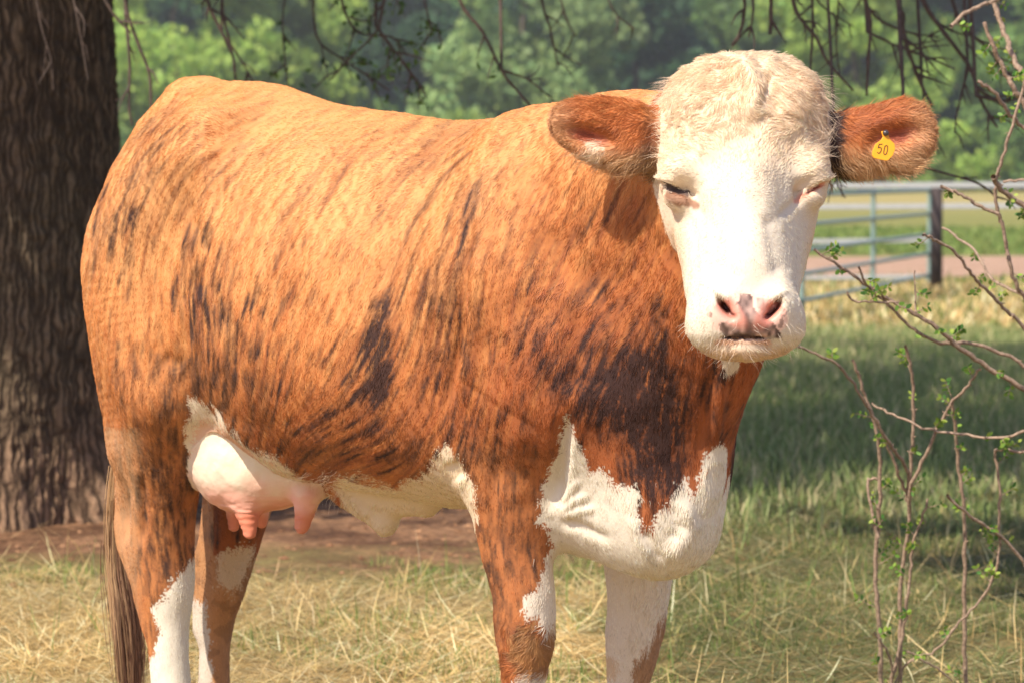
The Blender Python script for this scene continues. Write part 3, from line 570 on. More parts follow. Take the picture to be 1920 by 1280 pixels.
#@@COWDATA@@
# --- trunk: stations (u, v_top, v_bottom, half width) on the centre plane
TOR = [(335, 300, 560, .05), (350, 220, 640, .11), (372, 178, 680, .16), (405, 158, 715, .205), (470, 155, 770, .25), (560, 180, 838, .295),
       (650, 200, 895, .345), (750, 215, 922, .37), (850, 226, 940, .365), (950, 232, 955, .325), (1050, 245, 995, .265),
       (1130, 262, 1045, .215), (1190, 330, 1060, .17), (1240, 450, 1055, .13), (1285, 620, 1030, .09), (1318, 800, 985, .05), (1328, 860, 930, .025)]
_tx = []; _tt = []; _tb = []; _tw = []
for u, vt, vb, w in TOR:
    a = L(u, vt, 0); b = L(u, vb, 0)
    _tx.append((a - COW0) @ AX); _tt.append(a[2]); _tb.append(b[2]); _tw.append(w)
_tx, _tt, _tb, _tw = map(np.array, (_tx, _tt, _tb, _tw))
def torso(P):
    X, Y, Z = toloc(P)
    t = smooth_interp(X, _tx, _tt); b = smooth_interp(X, _tx, _tb); w = smooth_interp(X, _tx, _tw)
    h = (t - b) / 2; zc = b + h * 0.92; top = Z > zc
    hh = np.where(top, t - zc, zc - b); n = np.where(top, 2.05, 2.3)
    r = ((np.abs(Y) / w) ** n + (np.abs(Z - zc) / hh) ** n) ** (1 / n)
    d = (r - 1) * np.minimum(w, hh)
    ex = np.maximum(_tx[0] - X, X - _tx[-1])
    return np.where(ex > 0, np.maximum(d, 0) + ex, d)

body = []
def c_(a, b, k=0.05): body.append(cone(L(*a[:3]), a[3], L(*b[:3]), b[3], k))
def chain(pts, k=0.05):
    body.append(chainprim([L(*p[:3]) for p in pts], [p[3] for p in pts], k))
# near (right) hind quarter
chain([(380, 330, -.16, .12), (310, 470, -.17, .14), (308, 620, -.18, .125), (325, 730, -.19, .10)], .10)
chain([(285, 360, -.12, .085), (254, 490, -.13, .102), (262, 680, -.15, .09), (272, 830, -.16, .070)], .10)
c_((400, 262, -.21, .03), (388, 300, -.235, .03), .12)      # hook bone
c_((312, 262, -.06, .05), (350, 205, -.02, .04), .10)       # tail head, pin
chain([(325, 730, -.19, .095), (312, 830, -.17, .080), (308, 930, -.15, .068), (306, 1030, -.14, .064), (312, 1110, -.14, .053), (316, 1190, -.14, .043),
       (322, 1310, -.14, .040), (322, 1400, -.14, .046), (335, 1445, -.145, .038), (345, 1475, -.15, .046)], .05)
chain([(262, 830, -.16, .05), (250, 930, -.14, .036), (248, 1000, -.14, .034), (272, 1070, -.14, .036), (298, 1160, -.14, .028)], .045)
# far (left) hind leg
chain([(520, 700, .14, .13), (480, 830, .13, .095), (455, 930, .12, .068), (440, 1010, .12, .054), (425, 1090, .12, .044), (405, 1180, .12, .034),
       (402, 1300, .12, .034), (400, 1370, .12, .042), (415, 1410, .12, .036), (422, 1435, .12, .043)], .05)
chain([(440, 830, .14, .05), (408, 940, .12, .032), (402, 1010, .12, .032), (388, 1070, .12, .032), (388, 1170, .12, .026)], .05)
# near fore leg and shoulder
chain([(985, 330, -.13, .10), (990, 470, -.16, .14), (1030, 620, -.165, .13), (1065, 720, -.16, .105)], .12)
chain([(930, 560, -.16, .13), (905, 700, -.17, .11), (888, 790, -.18, .075)], .10)
chain([(1000, 730, -.16, .12), (955, 830, -.17, .09), (955, 920, -.165, .074), (962, 1010, -.16, .063), (980, 1110, -.155, .057), (985, 1180, -.15, .056),
       (983, 1240, -.15, .046), (978, 1310, -.15, .035), (975, 1420, -.15, .034), (975, 1480, -.15, .042), (990, 1520, -.15, .036), (997, 1550, -.15, .045)], .045)
# far fore leg
chain([(1180, 800, .14, .13), (1195, 950, .15, .082), (1198, 1060, .15, .062), (1194, 1140, .15, .056), (1188, 1195, .15, .052),
       (1180, 1260, .15, .042), (1172, 1320, .15, .034), (1170, 1400, .15, .034), (1170, 1450, .15, .042), (1182, 1490, .15, .036), (1190, 1515, .15, .045)], .045)
# brisket
body.append(ell(L(1226, 935, -.02), (.088, .09, .112), AX, AY, .08))
c_((1284, 870, .0, .043), (1264, 985, .0, .058), .06)
# neck
def nk(a, b, k=0.12): body.append(cone(W(*a[:3]), a[3], W(*b[:3]), b[3], k))
nk((1030, 366, 6.25, .11), (1185, 328, 5.98, .11))
nk((1185, 328, 5.98, .11), (1340, 280, 5.84, .10))
nk((1110, 500, 6.12, .18), (1330, 380, 5.88, .125))
nk((1160, 680, 6.07, .16), (1335, 500, 5.88, .105))
nk((1215, 800, 6.02, .10), (1350, 590, 5.86, .07))
nk((1290, 840, 5.99, .04), (1365, 660, 5.87, .04), .07)    # dewlap
# belly: navel flap
c_((690, 930, 0, .03), (722, 982, 0, .022), .05)
c_((650, 925, 0, .03), (800, 940, 0, .03), .05)
# udder
ud = []
ud.append(ell(L(452, 842, -.09), (.130, .10, .126), AX, AY, .05))
ud.append(ell(L(535, 880, -.03), (.13, .10, .07), AX, AY, .05))
def teat(u, v, y, u2, v2, r=.021): ud.append(cone(L(u, v, y), r * 1.35, L(u2, v2, y), r * .68, .025))
teat(462, 935, -.115, 468, 997); teat(440, 935, -.03, 438, 986, .017); teat(492, 925, .02, 491, 980, .016); teat(578, 925, -.06, 567, 986, .021)

# --- head: stations (v, u_centre, half width, front, back)
HS = [(100, 1400, .020, -.10, -.14), (108, 1400, .070, -.055, -.18), (124, 1398, .096, -.02, -.21), (154, 1395, .122, .012, -.235), (200, 1394, .139, .038, -.25),
      (250, 1392, .142, .052, -.26), (300, 1392, .141, .062, -.26), (350, 1394, .136, .075, -.25), (400, 1396, .124, .095, -.225), (450, 1395, .115, .12, -.18),
      (500, 1394, .103, .145, -.12), (550, 1392, .0935, .172, -.05), (590, 1396, .0885, .186, .0), (620, 1397, .0865, .180, .01), (643, 1398, .068, .150, .02), (662, 1398, .035, .115, .04), (670, 1398, .008, .08, .06)]
_hz, _hx, _hw, _hf, _hb = [], [], [], [], []
for v, u, w, f, b in HS[::-1]:
    q = Hd(u, v, (f + b) / 2); _hz.append(q[2]); _hx.append(q[0]); _hw.append(w); _hf.append(HD - f); _hb.append(HD - b)
_hz, _hx, _hw, _hf, _hb = map(np.array, (_hz, _hx, _hw, _hf, _hb))
def skull(P):
    Z = P[:, 2]; z = np.clip(Z, _hz[0], _hz[-1])
    x0 = smooth_interp(z, _hz, _hx); w = smooth_interp(z, _hz, _hw); f = smooth_interp(z, _hz, _hf); b = smooth_interp(z, _hz, _hb)
    mid = f + (b - f) * 0.55; fr = P[:, 1] < mid
    hh = np.where(fr, mid - f, b - mid)
    nf = smooth_interp(z, _hz, interp(_hz, [_hz[0], Hd(0, 600, .1)[2], Hd(0, 530, .1)[2], Hd(0, 420, .1)[2], Hd(0, 250, .1)[2]], [2.3, 2.7, 2.1, 1.75, 2.3]))
    n = np.where(fr, nf, 2.0)
    r = ((np.abs(P[:, 0] - x0) / w) ** n + (np.abs(P[:, 1] - mid) / hh) ** n) ** (1 / n)
    d = (r - 1) * np.minimum(w, hh)
    ex = np.maximum(_hz[0] - Z, Z - _hz[-1])
    return np.where(ex > 0, np.maximum(d, 0) + ex, d)
head = []
def h_(u, v, dy, r, k=.03, op='+', ex=None, ey=None): head.append(ell(Hd(u, v, dy), r, ex, ey, k, op))
h_(1268, 318, -.005, (.028, .045, .026), .04); h_(1524, 318, -.005, (.028, .045, .026), .04)      # brow bones
h_(1282, 366, .018, (.026, .03, .014), .025, '-'); h_(1508, 362, .018, (.026, .03, .014), .025, '-')  # eye sockets
h_(1280, 373, -.006, (.028, .033, .017), .03); h_(1512, 369, -.005, (.028, .033, .017), .03)        # lids
h_(1280, 357, .030, (.025, .024, .0062), .008, '-', (1, 0, -.42)); h_(1514, 357, .030, (.020, .02, .003), .008, '-', (1, 0, .5))  # lid slits
h_(1400, 420, .075, (.05, .06, .10), .05)                                                        # nasal bridge
h_(1398, 520, .115, (.055, .06, .08), .05)
h_(1405, 598, .150, (.058, .045, .030), .03)                                                     # nose pad
h_(1352, 566, .155, (.026, .035, .026), .03); h_(1458, 566, .155, (.026, .035, .026), .03)         # nostril wings
h_(1363, 578, .197, (.009, .04, .020), .012, '-', (1, 0, .75)); h_(1450, 580, .197, (.010, .04, .020), .012, '-', (1, 0, -.75))
h_(1392, 634, .190, (.046, .045, .0042), .006, '-')                                              # mouth
h_(1395, 652, .120, (.055, .06, .022), .03)                                                      # chin
h_(1330, 610, .12, (.035, .05, .04), .03); h_(1465, 610, .12, (.035, .05, .04), .03)             # lips
ears = []
def ear(base, m1, r1, m2, r2, cav, rc, sgn):
    a = Hd(*base, -.10); ax = Hd(*m2, -.08) - Hd(*base, -.10); up = np.array([0, 0, 1.0])
    out = [ell(Hd(*m1, -.085), (r1[0], r1[1], .028), ax, up, .03), ell(Hd(*m2, -.075), (r2[0], r2[1], .022), ax, up, .04)]
    out.append(cone(Hd(base[0] - sgn * 35, base[1], -.11), .05, Hd(base[0] + sgn * 20, base[1], -.10), .045, .04))
    out.append(ell(Hd(*cav, -.040), (rc[0], rc[1], .026), ax, up, .018, '-'))
    return out
ears += ear((1222, 262), (1165, 252), (.070, .055), (1096, 236), (.058, .044), (1100, 254), (.050, .018), -1)
ears_r = ear((1566, 270), (1632, 262), (.072, .050), (1696, 250), (.052, .054), (1688, 254), (.050, .020), 1)

def field(P, parts=False):
    dt = evgroup(body, P, torso(P)); du = evgroup(ud, P); dh = evgroup(head, P, skull(P))
    de = np.minimum(evgroup(ears, P), evgroup(ears_r, P))
    d = smin(smin(smin(dt, du, .03), dh, .05), de, .02)
    d = np.maximum(d, -P[:, 2] + 0.0)
    return (d, dt, du, dh, de) if parts else d

def surface_nets(lo, hi, h):
    n = np.ceil((hi - lo) / h).astype(int) + 1
    n = ((n + 3) // 4) * 4 + 1
    cs = [np.arange(0, m, 4) for m in n]
    g = np.stack(np.meshgrid(*[lo[i] + cs[i] * h for i in range(3)], indexing='ij'), -1).reshape(-1, 3)
    dc = field(g).reshape([len(c) for c in cs])
    F = np.repeat(np.repeat(np.repeat(dc, 4, 0), 4, 1), 4, 2)[:n[0], :n[1], :n[2]].copy()
    near = np.abs(dc) < h * 4 * 2.2
    nm = np.repeat(np.repeat(np.repeat(near, 4, 0), 4, 1), 4, 2)[:n[0], :n[1], :n[2]]
    # fill: fine points whose nearest coarse (rounded down) or next node is near
    nm2 = nm.copy()
    for ax in range(3):
        s = np.roll(nm2, -4, ax); nm2 |= s
    idx = np.argwhere(nm2)
    F[nm2] = field(lo + idx * h)
    S = F < 0
    corners = [(i, j, k) for i in (0, 1) for j in (0, 1) for k in (0, 1)]
    m = [x - 1 for x in F.shape]
    def sl(A, c): return A[c[0]:c[0] + m[0], c[1]:c[1] + m[1], c[2]:c[2] + m[2]]
    cnt = sum(sl(S, c).astype(np.int8) for c in corners)
    act = (cnt > 0) & (cnt < 8)
    vid = -np.ones(act.shape, int); vid[act] = np.arange(act.sum())
    ai = np.argwhere(act)
    acc = np.zeros((len(ai), 3)); num = np.zeros(len(ai))
    for a in corners:
        for b in corners:
            if sum(b) - sum(a) == 1 and all(y >= x for x, y in zip(a, b)):
                fa = F[tuple((ai + a).T)]; fb = F[tuple((ai + b).T)]; x = (fa < 0) != (fb < 0)
                t = np.where(x, fa / np.where(fa == fb, 1, fa - fb), 0)
                acc += x[:, None] * (np.array(a) + t[:, None] * (np.array(b) - np.array(a))); num += x
    co = lo + (ai + acc / num[:, None]) * h
    quads = []
    for ax in range(3):
        o1, o2 = [(1, 2), (2, 0), (0, 1)][ax]
        e = np.zeros(3, int); e[ax] = 1
        A = S[:m[0], :m[1], :m[2]]; B = S[e[0]:m[0] + e[0], e[1]:m[1] + e[1], e[2]:m[2] + e[2]]
        ed = np.argwhere(A != B); ed = ed[(ed[:, o1] > 0) & (ed[:, o2] > 0)]
        d1 = np.zeros(3, int); d1[o1] = 1; d2 = np.zeros(3, int); d2[o2] = 1
        q = np.stack([vid[tuple((ed - d1 - d2).T)], vid[tuple((ed - d2).T)], vid[tuple(ed.T)], vid[tuple((ed - d1).T)]], 1)
        flip = ~A[tuple(ed.T)]
        q[flip] = q[flip][:, ::-1]; quads.append(q)
    q = np.concatenate(quads); q = q[(q >= 0).all(1)]
    return co, q
def subdivide(co, q):
    e = np.concatenate([q[:, [0, 1]], q[:, [1, 2]], q[:, [2, 3]], q[:, [3, 0]]]); e.sort(1)
    key = e[:, 0].astype(np.int64) * len(co) + e[:, 1]
    uk, inv = np.unique(key, return_inverse=True)
    ev_ = np.stack([uk // len(co), uk % len(co)], 1)
    em = (co[ev_[:, 0]] + co[ev_[:, 1]]) / 2; fm = co[q].mean(1)
    n = len(q); ei = (inv + len(co)).reshape(4, n); fi = np.arange(n) + len(co) + len(em)
    new = [np.stack([q[:, k], ei[k], fi, ei[(k + 3) % 4]], 1) for k in range(4)]
    return np.concatenate([co, em, fm]), np.concatenate(new)
TET = np.array([[1, -1, -1], [-1, -1, 1], [-1, 1, -1], [1, 1, 1.]])
def grad(P, fn=None, e=0.0015):
    fn = fn or field
    g = sum(t * fn(P + t * e)[:, None] for t in TET) / (4 * e)
    return g
def project(co, it=2):
    for _ in range(it):
        f = field(co); g = grad(co); g2 = np.einsum('ij,ij->i', g, g)
        st = np.clip(-f / np.maximum(g2, .05), -.012, .012)
        co = co + g * st[:, None]
    return co
lo = np.array([-1.05, 5.2, -0.02]); hi = np.array([1.0, 7.6, 1.62])
co, q = surface_nets(lo, hi, 0.012)
co = project(co, 3)
co, q = subdivide(co, q); co = project(co, 2)
if not PREVIEW:
    co, q = subdivide(co, q); co = project(co, 1)
print('cow verts', len(co))
nm = grad(co, e=.003); nm /= np.linalg.norm(nm, axis=1)[:, None] + 1e-9
#@@COAT@@
# ------------------------------------------------------------------ folds and muscle relief
uu, vv = proj(co)
_, gt, gu, gh, ge = field(co, True)
X_, Y_, Z_ = toloc(co)
nside = -(nm @ AY)                                     # > 0 on the side turned to the camera
is_head = (gh < gt + .005) & (gh < ge)
is_ear = (ge < gh) & (ge < gt)
is_ud = (gu < gt - .004) & (gu < gh)
is_body = ~(is_head | is_ear | is_ud)
def polydist(u, v, pts):
    d = np.full(len(u), 1e9)
    for (x0, y0), (x1, y1) in zip(pts[:-1], pts[1:]):
        l2 = (x1 - x0) ** 2 + (y1 - y0) ** 2
        t = np.clip(((u - x0) * (x1 - x0) + (v - y0) * (y1 - y0)) / l2, 0, 1)
        d = np.minimum(d, np.hypot(u - x0 - t * (x1 - x0), v - y0 - t * (y1 - y0)))
    return d
def fold(u, v, pts, w):
    """gaussian crease along a line, fading out at both ends"""
    d = np.full(len(u), 1e9); s_ = np.zeros(len(u)); P2 = np.array(pts, float); L_ = np.linalg.norm(np.diff(P2, axis=0), axis=1); T = L_.sum(); c = 0
    for (x0, y0), (x1, y1), l in zip(pts[:-1], pts[1:], L_):
        t = np.clip(((u - x0) * (x1 - x0) + (v - y0) * (y1 - y0)) / l ** 2, 0, 1); dd = np.hypot(u - x0 - t * (x1 - x0), v - y0 - t * (y1 - y0))
        k = dd < d; d = np.where(k, dd, d); s_ = np.where(k, (c + t * l) / T, s_); c += l
    e = np.clip(np.minimum(s_, 1 - s_) / .28, 0, 1); return np.exp(-(d / w) ** 2) * e * e * (3 - 2 * e)
def inpoly(u, v, pts):
    r = np.zeros(len(u), bool); n = len(pts)
    for i in range(n):
        x0, y0 = pts[i]; x1, y1 = pts[(i + 1) % n]
        if y0 == y1: continue
        c = (v < y0) != (v < y1)
        r ^= c & (u < x0 + (v - y0) * (x1 - x0) / (y1 - y0))
    return r
FOLDS = [([(885, 380), (870, 520), (862, 640), (846, 730), (832, 800)], -.012, 12), ([(905, 420), (892, 560), (885, 680), (862, 780)], .010, 18), ([(985, 330), (960, 450), (965, 600)], .005, 40), ([(1030, 420), (1040, 560)], -.004, 30),
         ([(372, 470), (352, 560), (352, 640), (366, 740)], -.010, 15), ([(300, 668), (345, 690)], -.005, 16), ([(230, 640), (300, 650)], .004, 25),
         ([(1064, 770), (1050, 860), (1036, 965)], -.022, 15), ([(1045, 962), (1080, 935), (1110, 925)], .004, 7), ([(1045, 968), (1090, 955), (1125, 950)], .004, 7),
         ([(1050, 945), (1070, 915), (1090, 895)], .003, 7), ([(1042, 975), (1090, 985), (1150, 1015)], -.007, 10), ([(1180, 960), (1200, 1010), (1225, 1050)], .005, 10),
         ([(1205, 985), (1225, 1030), (1250, 1055)], -.004, 9), ([(1272, 930), (1292, 985), (1270, 1030), (1235, 1045)], .009, 16), ([(1262, 940), (1275, 990), (1250, 1020)], -.004, 12),
         ([(1358, 670), (1348, 760), (1334, 850)], .010, 10), ([(1330, 680), (1322, 780), (1310, 870)], -.006, 10),
         ([(375, 770), (430, 800), (520, 868), (610, 915)], .012, 14), ([(415, 240), (378, 300), (385, 400), (400, 470)], .008, 22), ([(345, 290), (352, 380), (368, 460)], -.005, 18),
         ([(840, 860), (868, 900)], -.01, 12), ([(1090, 560), (1085, 680), (1065, 760)], -.006, 22), ([(960, 780), (975, 880), (990, 960)], .005, 18),
         ([(930, 860), (925, 960), (945, 1060)], -.004, 12), ([(262, 880), (268, 960), (262, 1030)], -.012, 9), ([(660, 930), (690, 975)], .006, 8), ([(600, 320), (560, 420), (560, 560)], .004, 50)]
disp = np.zeros(len(co))
mk = is_body & (nside > -.15) & (Y_ < .08)
for pts, amp, w in FOLDS:
    xs = [p[0] for p in pts]; ys = [p[1] for p in pts]
    s_ = np.nonzero(mk & (uu > min(xs) - 4 * w) & (uu < max(xs) + 4 * w) & (vv > min(ys) - 4 * w) & (vv < max(ys) + 4 * w))[0]
    disp[s_] += amp * fold(uu[s_], vv[s_], pts, w)
disp += np.where(is_body, .0035 * fbm(co, 9, 2) + .0012 * fbm(co * np.array([1, 1, .45]), 45, 2), 0)
HF = [([(1238, 332), (1262, 338), (1292, 366)], .006, 6), ([(1555, 330), (1530, 338), (1500, 362)], .006, 6), ([(1492, 378), (1468, 400)], -.004, 8),
      ([(1300, 372), (1312, 400)], -.003, 8), ([(1395, 130), (1420, 170), (1412, 205)], .016, 18), ([(1440, 150), (1425, 200)], -.006, 8),
      ([(1445, 420), (1460, 500)], -.006, 16), ([(1340, 430), (1335, 500)], -.004, 16), ([(1345, 548), (1360, 556), (1376, 585)], .004, 5), ([(1470, 548), (1452, 556), (1436, 585)], .004, 5),
      ([(1250, 280), (1300, 290)], -.003, 10)]
mk = is_head & (nm[:, 1] < .2)
for pts, amp, w in HF:
    disp[mk] += amp * np.exp(-(polydist(uu[mk], vv[mk], pts) / w) ** 2)
hz_ = np.clip((330 - vv) / 120, 0, 1)
disp += np.where(is_head, (.0010 + .004 * hz_) * fbm(co, 28, 3), 0)
disp += np.where(is_ud, .0012 * fbm(co, 40, 3) + np.where(vv > 940, .0012 * vnoise(co * np.array([.4, .4, 1.6]), 150), 0), 0)
co = co + nm * disp[:, None]
# normals of the displaced mesh
def vnormals(co, q):
    n = np.cross(co[q[:, 2]] - co[q[:, 0]], co[q[:, 3]] - co[q[:, 1]]); r = np.zeros_like(co)
    for k in range(4):
        for a in range(3): r[:, a] += np.bincount(q[:, k], n[:, a], len(co))
    return r / (np.linalg.norm(r, axis=1)[:, None] + 1e-12)
nm2 = vnormals(co, q)
if (nm2 * nm).sum(1).mean() < 0: nm2 = -nm2; q = q[:, ::-1]
nm = nm2

# ------------------------------------------------------------------ hair direction (pixels, v down)
FLOW = [(400, 200, -1, .45), (300, 250, -.8, .8), (230, 330, -.5, 1), (200, 450, -.15, 1), (270, 600, -.05, 1), (370, 600, .05, 1), (650, 350, -.6, 1), (550, 250, -.9, .5), (700, 220, -1, .3),
        (850, 260, -.8, .6), (600, 600, -.45, 1), (450, 500, -.3, 1), (480, 700, -.15, 1), (900, 400, -.3, 1), (880, 600, -.12, 1), (860, 750, -.2, 1), (1000, 260, -.6, .8), (1100, 400, -.5, 1), (1150, 600, -.6, .8),
        (1080, 700, -.5, 1), (1240, 700, -.2, 1), (600, 830, -.8, .5), (700, 870, -.9, .25), (760, 800, -.5, .9), (500, 850, -.2, 1), (950, 900, 0, 1), (960, 1100, .05, 1), (300, 900, .1, 1), (310, 1100, .1, 1),
        (1200, 1000, .1, 1), (1150, 900, .2, 1), (1300, 850, .0, 1), (1300, 1000, -.2, 1), (1240, 500, -.5, 1), (430, 1000, 0, 1), (720, 960, -.3, .9), (1190, 1200, 0, 1), (980, 1230, -.3, .6)]
def flow(u, v):
    a = np.zeros(len(u)); b = np.zeros(len(u)); wt = 0
    for x, y, dx, dy in FLOW:
        w = 1 / (((u - x) ** 2 + (v - y) ** 2) + 900) ** 1.7
        n = math.hypot(dx, dy); a += w * dx / n; b += w * dy / n
    n = np.hypot(a, b) + 1e-12
    return a / n, b / n
_gu, _gv = np.meshgrid(np.arange(0, 1920, 16), np.arange(0, 1700, 16)); _fs = _gu.shape
_fa, _fb = flow(_gu.ravel() * 1.0, _gv.ravel() * 1.0); _fa = _fa.reshape(_fs); _fb = _fb.reshape(_fs)
def flowg(u, v):
    i = np.clip((v / 16).astype(int), 0, _fs[0] - 2); j = np.clip((u / 16).astype(int), 0, _fs[1] - 2)
    fu = np.clip(u / 16 - j, 0, 1); fv = np.clip(v / 16 - i, 0, 1)
    g = lambda A: A[i, j] * (1 - fu) * (1 - fv) + A[i, j + 1] * fu * (1 - fv) + A[i + 1, j] * (1 - fu) * fv + A[i + 1, j + 1] * fu * fv
    return g(_fa), g(_fb)

def lic(seed, blur, K):
    """noise smeared along the lay of the hair, at half resolution"""
    N = np.random.default_rng(seed).normal(0, 1, (820, 960)).astype(np.float32)
    for _ in range(blur): N = (N + np.roll(N, 1, 0) + np.roll(N, 1, 1) + np.roll(N, -1, 0) + np.roll(N, -1, 1)) / 5
    yy, xx = np.mgrid[0:820, 0:960]; xx = xx.ravel().astype(float); yy = yy.ravel().astype(float); acc = np.zeros(len(xx))
    ax_, ay_ = flowg(xx * 2, yy * 2); ax_ = ax_.reshape(820, 960); ay_ = ay_.reshape(820, 960)
    for sg in (1, -1):
        x, y = xx.copy(), yy.copy()
        for k in range(K):
            j = np.clip(x, 0, 959).astype(int); i = np.clip(y, 0, 819).astype(int)
            acc += N[i, j] * (1 - k / K); x += sg * ax_[i, j]; y += sg * ay_[i, j]
    acc = acc.reshape(820, 960); return ((acc - acc.mean()) / acc.std()).astype(np.float32)
def samph(buf, u, v):
    x = np.clip(u / 2, 0, 958); y = np.clip(v / 2, 0, 818); i = y.astype(int); j = x.astype(int); fx = x - j; fy = y - i
    return buf[i, j] * (1 - fx) * (1 - fy) + buf[i, j + 1] * fx * (1 - fy) + buf[i + 1, j] * (1 - fx) * fy + buf[i + 1, j + 1] * fx * fy
LF, LB, LM_ = lic(41, 0, 9), lic(42, 5, 34), lic(43, 1, 20)
# ------------------------------------------------------------------ brindle map: dark streaks lying along the hair
BW, BH = 1920, 1640
brd = np.zeros((BH, BW), np.float32); redm = np.zeros((BH, BW), np.float32)
srng = np.random.default_rng(11)
def streak(buf, u, v, ln, wd, amp):
    n = max(3, int(ln / (wd * .9))); us, vs = u, v
    for k in range(n):
        t = k / (n - 1); a, b = flowg(np.array([us]), np.array([vs])); w = wd * (.45 + .55 * math.sin(math.pi * (t * .8 + .15))) 
        cx, cy = us, vs; r = int(w * 2.2) + 2
        x0, x1, y0, y1 = int(cx) - r, int(cx) + r + 1, int(cy) - r, int(cy) + r + 1
        if x0 < 0 or y0 < 0 or x1 > BW or y1 > BH: return
        yy, xx = np.mgrid[y0:y1, x0:x1]
        g = amp * np.exp(-((xx - cx) ** 2 + (yy - cy) ** 2) / (w * w))
        s_ = buf[y0:y1, x0:x1]; buf[y0:y1, x0:x1] = s_ + (1 - s_) * np.clip(g, 0, 1) * .8
        st = wd * .9; us += float(a[0]) * st + srng.normal(0, wd * .12); vs += float(b[0]) * st
# clusters: (u, v, spread u, spread v, count, length, width, strength)
CL = [(215, 385, 40, 60, 34, 34, 5, .6), (240, 400, 20, 40, 12, 30, 7, .6), (290, 300, 60, 50, 40, 75, 4, .4), (330, 210, 60, 25, 34, 80, 4, .35), (400, 265, 22, 40, 8, 75, 7, .4), (470, 330, 60, 50, 14, 60, 6, .25),
      (380, 560, 20, 90, 36, 70, 4.5, .55), (440, 620, 40, 60, 34, 40, 6, .5), (455, 690, 45, 50, 30, 30, 7, .5), (728, 575, 8, 28, 8, 80, 6, .75), (712, 640, 14, 40, 18, 50, 8, .75), (705, 715, 22, 26, 16, 30, 10, .7),
      (620, 600, 110, 60, 26, 24, 7, .4), (600, 740, 130, 55, 60, 24, 6, .42), (620, 830, 150, 35, 110, 30, 6, .42), (760, 840, 40, 35, 30, 34, 7, .5), (740, 300, 150, 50, 40, 75, 5, .35), (880, 330, 60, 80, 44, 80, 5, .4),
      (860, 520, 50, 110, 56, 75, 4.5, .42), (640, 400, 150, 80, 26, 70, 5, .25), (1000, 420, 90, 100, 60, 36, 5, .32), (1010, 600, 90, 60, 46, 30, 6, .36), (1130, 390, 80, 70, 46, 50, 4.5, .38), (1150, 560, 80, 50, 60, 30, 7, .42),
      (1195, 700, 60, 50, 90, 34, 10, .5), (1225, 780, 35, 55, 85, 44, 10, .55), (1225, 880, 32, 35, 50, 32, 8, .5), (1050, 660, 50, 40, 34, 26, 8, .5), (1110, 730, 50, 34, 44, 28, 8, .45), (1240, 650, 8, 50, 20, 60, 6, .6), (1340, 720, 22, 60, 40, 46, 6, .45),
      (900, 800, 45, 70, 44, 28, 6, .45), (960, 900, 45, 70, 50, 20, 5, .42), (960, 1000, 45, 55, 50, 20, 5, .42), (960, 1100, 40, 55, 34, 22, 5, .4), (912, 1200, 10, 70, 40, 44, 6, .55),
      (300, 800, 55, 85, 70, 22, 6, .4), (310, 930, 45, 55, 70, 26, 7, .45), (310, 1030, 36, 34, 40, 22, 6, .4), (250, 700, 50, 110, 50, 20, 5, .3), (325, 670, 25, 12, 16, 22, 7, .4), (280, 470, 70, 80, 50, 30, 4, .28),  # the small stifle cluster is shade of the flank crease, painted in
      (600, 500, 300, 180, 90, 34, 4, .25), (430, 990, 55, 50, 36, 20, 8, .45), (820, 640, 30, 90, 26, 44, 6, .42), (1060, 820, 18, 24, 12, 22, 7, .5), (1190, 900, 26, 30, 20, 30, 7, .6)]
for (u, v, su, sv, cnt, ln, wd, am) in CL:
    if ln < 33: ln *= 1.5; wd *= .72; cnt = int(cnt * 1.1)
    elif ln >= 50 and am < .52: ln *= 1.9; wd *= 1.25; cnt = int(cnt * .7)
    for k in range(int(cnt * .7)): streak(redm, u + srng.normal(0, su * 1.1), v + srng.normal(0, sv * 1.1), ln * srng.uniform(.8, 1.8), wd * srng.uniform(1.6, 3.4), am * srng.uniform(.3, .7))
    for k in range(int(cnt * (1.25 if am > .52 else 1.15 if v > 570 else .7))):
        streak(brd, u + srng.normal(0, su), v + srng.normal(0, sv), ln * srng.uniform(.5, 1.5), wd * .8 * srng.uniform(.4, 1.7), am * (1 if v > 500 else .8) * srng.uniform(.3, 1.1))
for k in range(3800):
    streak(brd, srng.uniform(160, 1430), srng.uniform(150, 1280), srng.uniform(18, 60), srng.uniform(1.6, 3.2), srng.uniform(.05, .3) * (.3 + .7 * srng.random()))
def sample(buf, u, v):
    x = np.clip(u, 0, BW - 2); y = np.clip(v, 0, BH - 2); i = y.astype(int); j = x.astype(int); fx = x - j; fy = y - i
    return buf[i, j] * (1 - fx) * (1 - fy) + buf[i, j + 1] * fx * (1 - fy) + buf[i + 1, j] * (1 - fx) * fy + buf[i + 1, j + 1] * fx * fy

# ------------------------------------------------------------------ coat colours (albedo, plus painted sheen and relief shade)
LITE = lin(225, 163, 101); ORNG = lin(206, 133, 74); REDB = lin(178, 102, 58); DARK = lin(48, 36, 36); TAN = lin(220, 182, 136)
CREAM = lin(240, 216, 186); WHITE = lin(245, 229, 206); PINK = lin(238, 178, 154); TEAT = lin(214, 132, 102); GREY = lin(104, 84, 76)
def mixc(a, b, t):
    t = np.clip(t, 0, 1)[:, None]; return a * (1 - t) + b * t
def soft(x, lo_, hi_): t = np.clip((x - lo_) / (hi_ - lo_), 0, 1); return t * t * (3 - 2 * t)
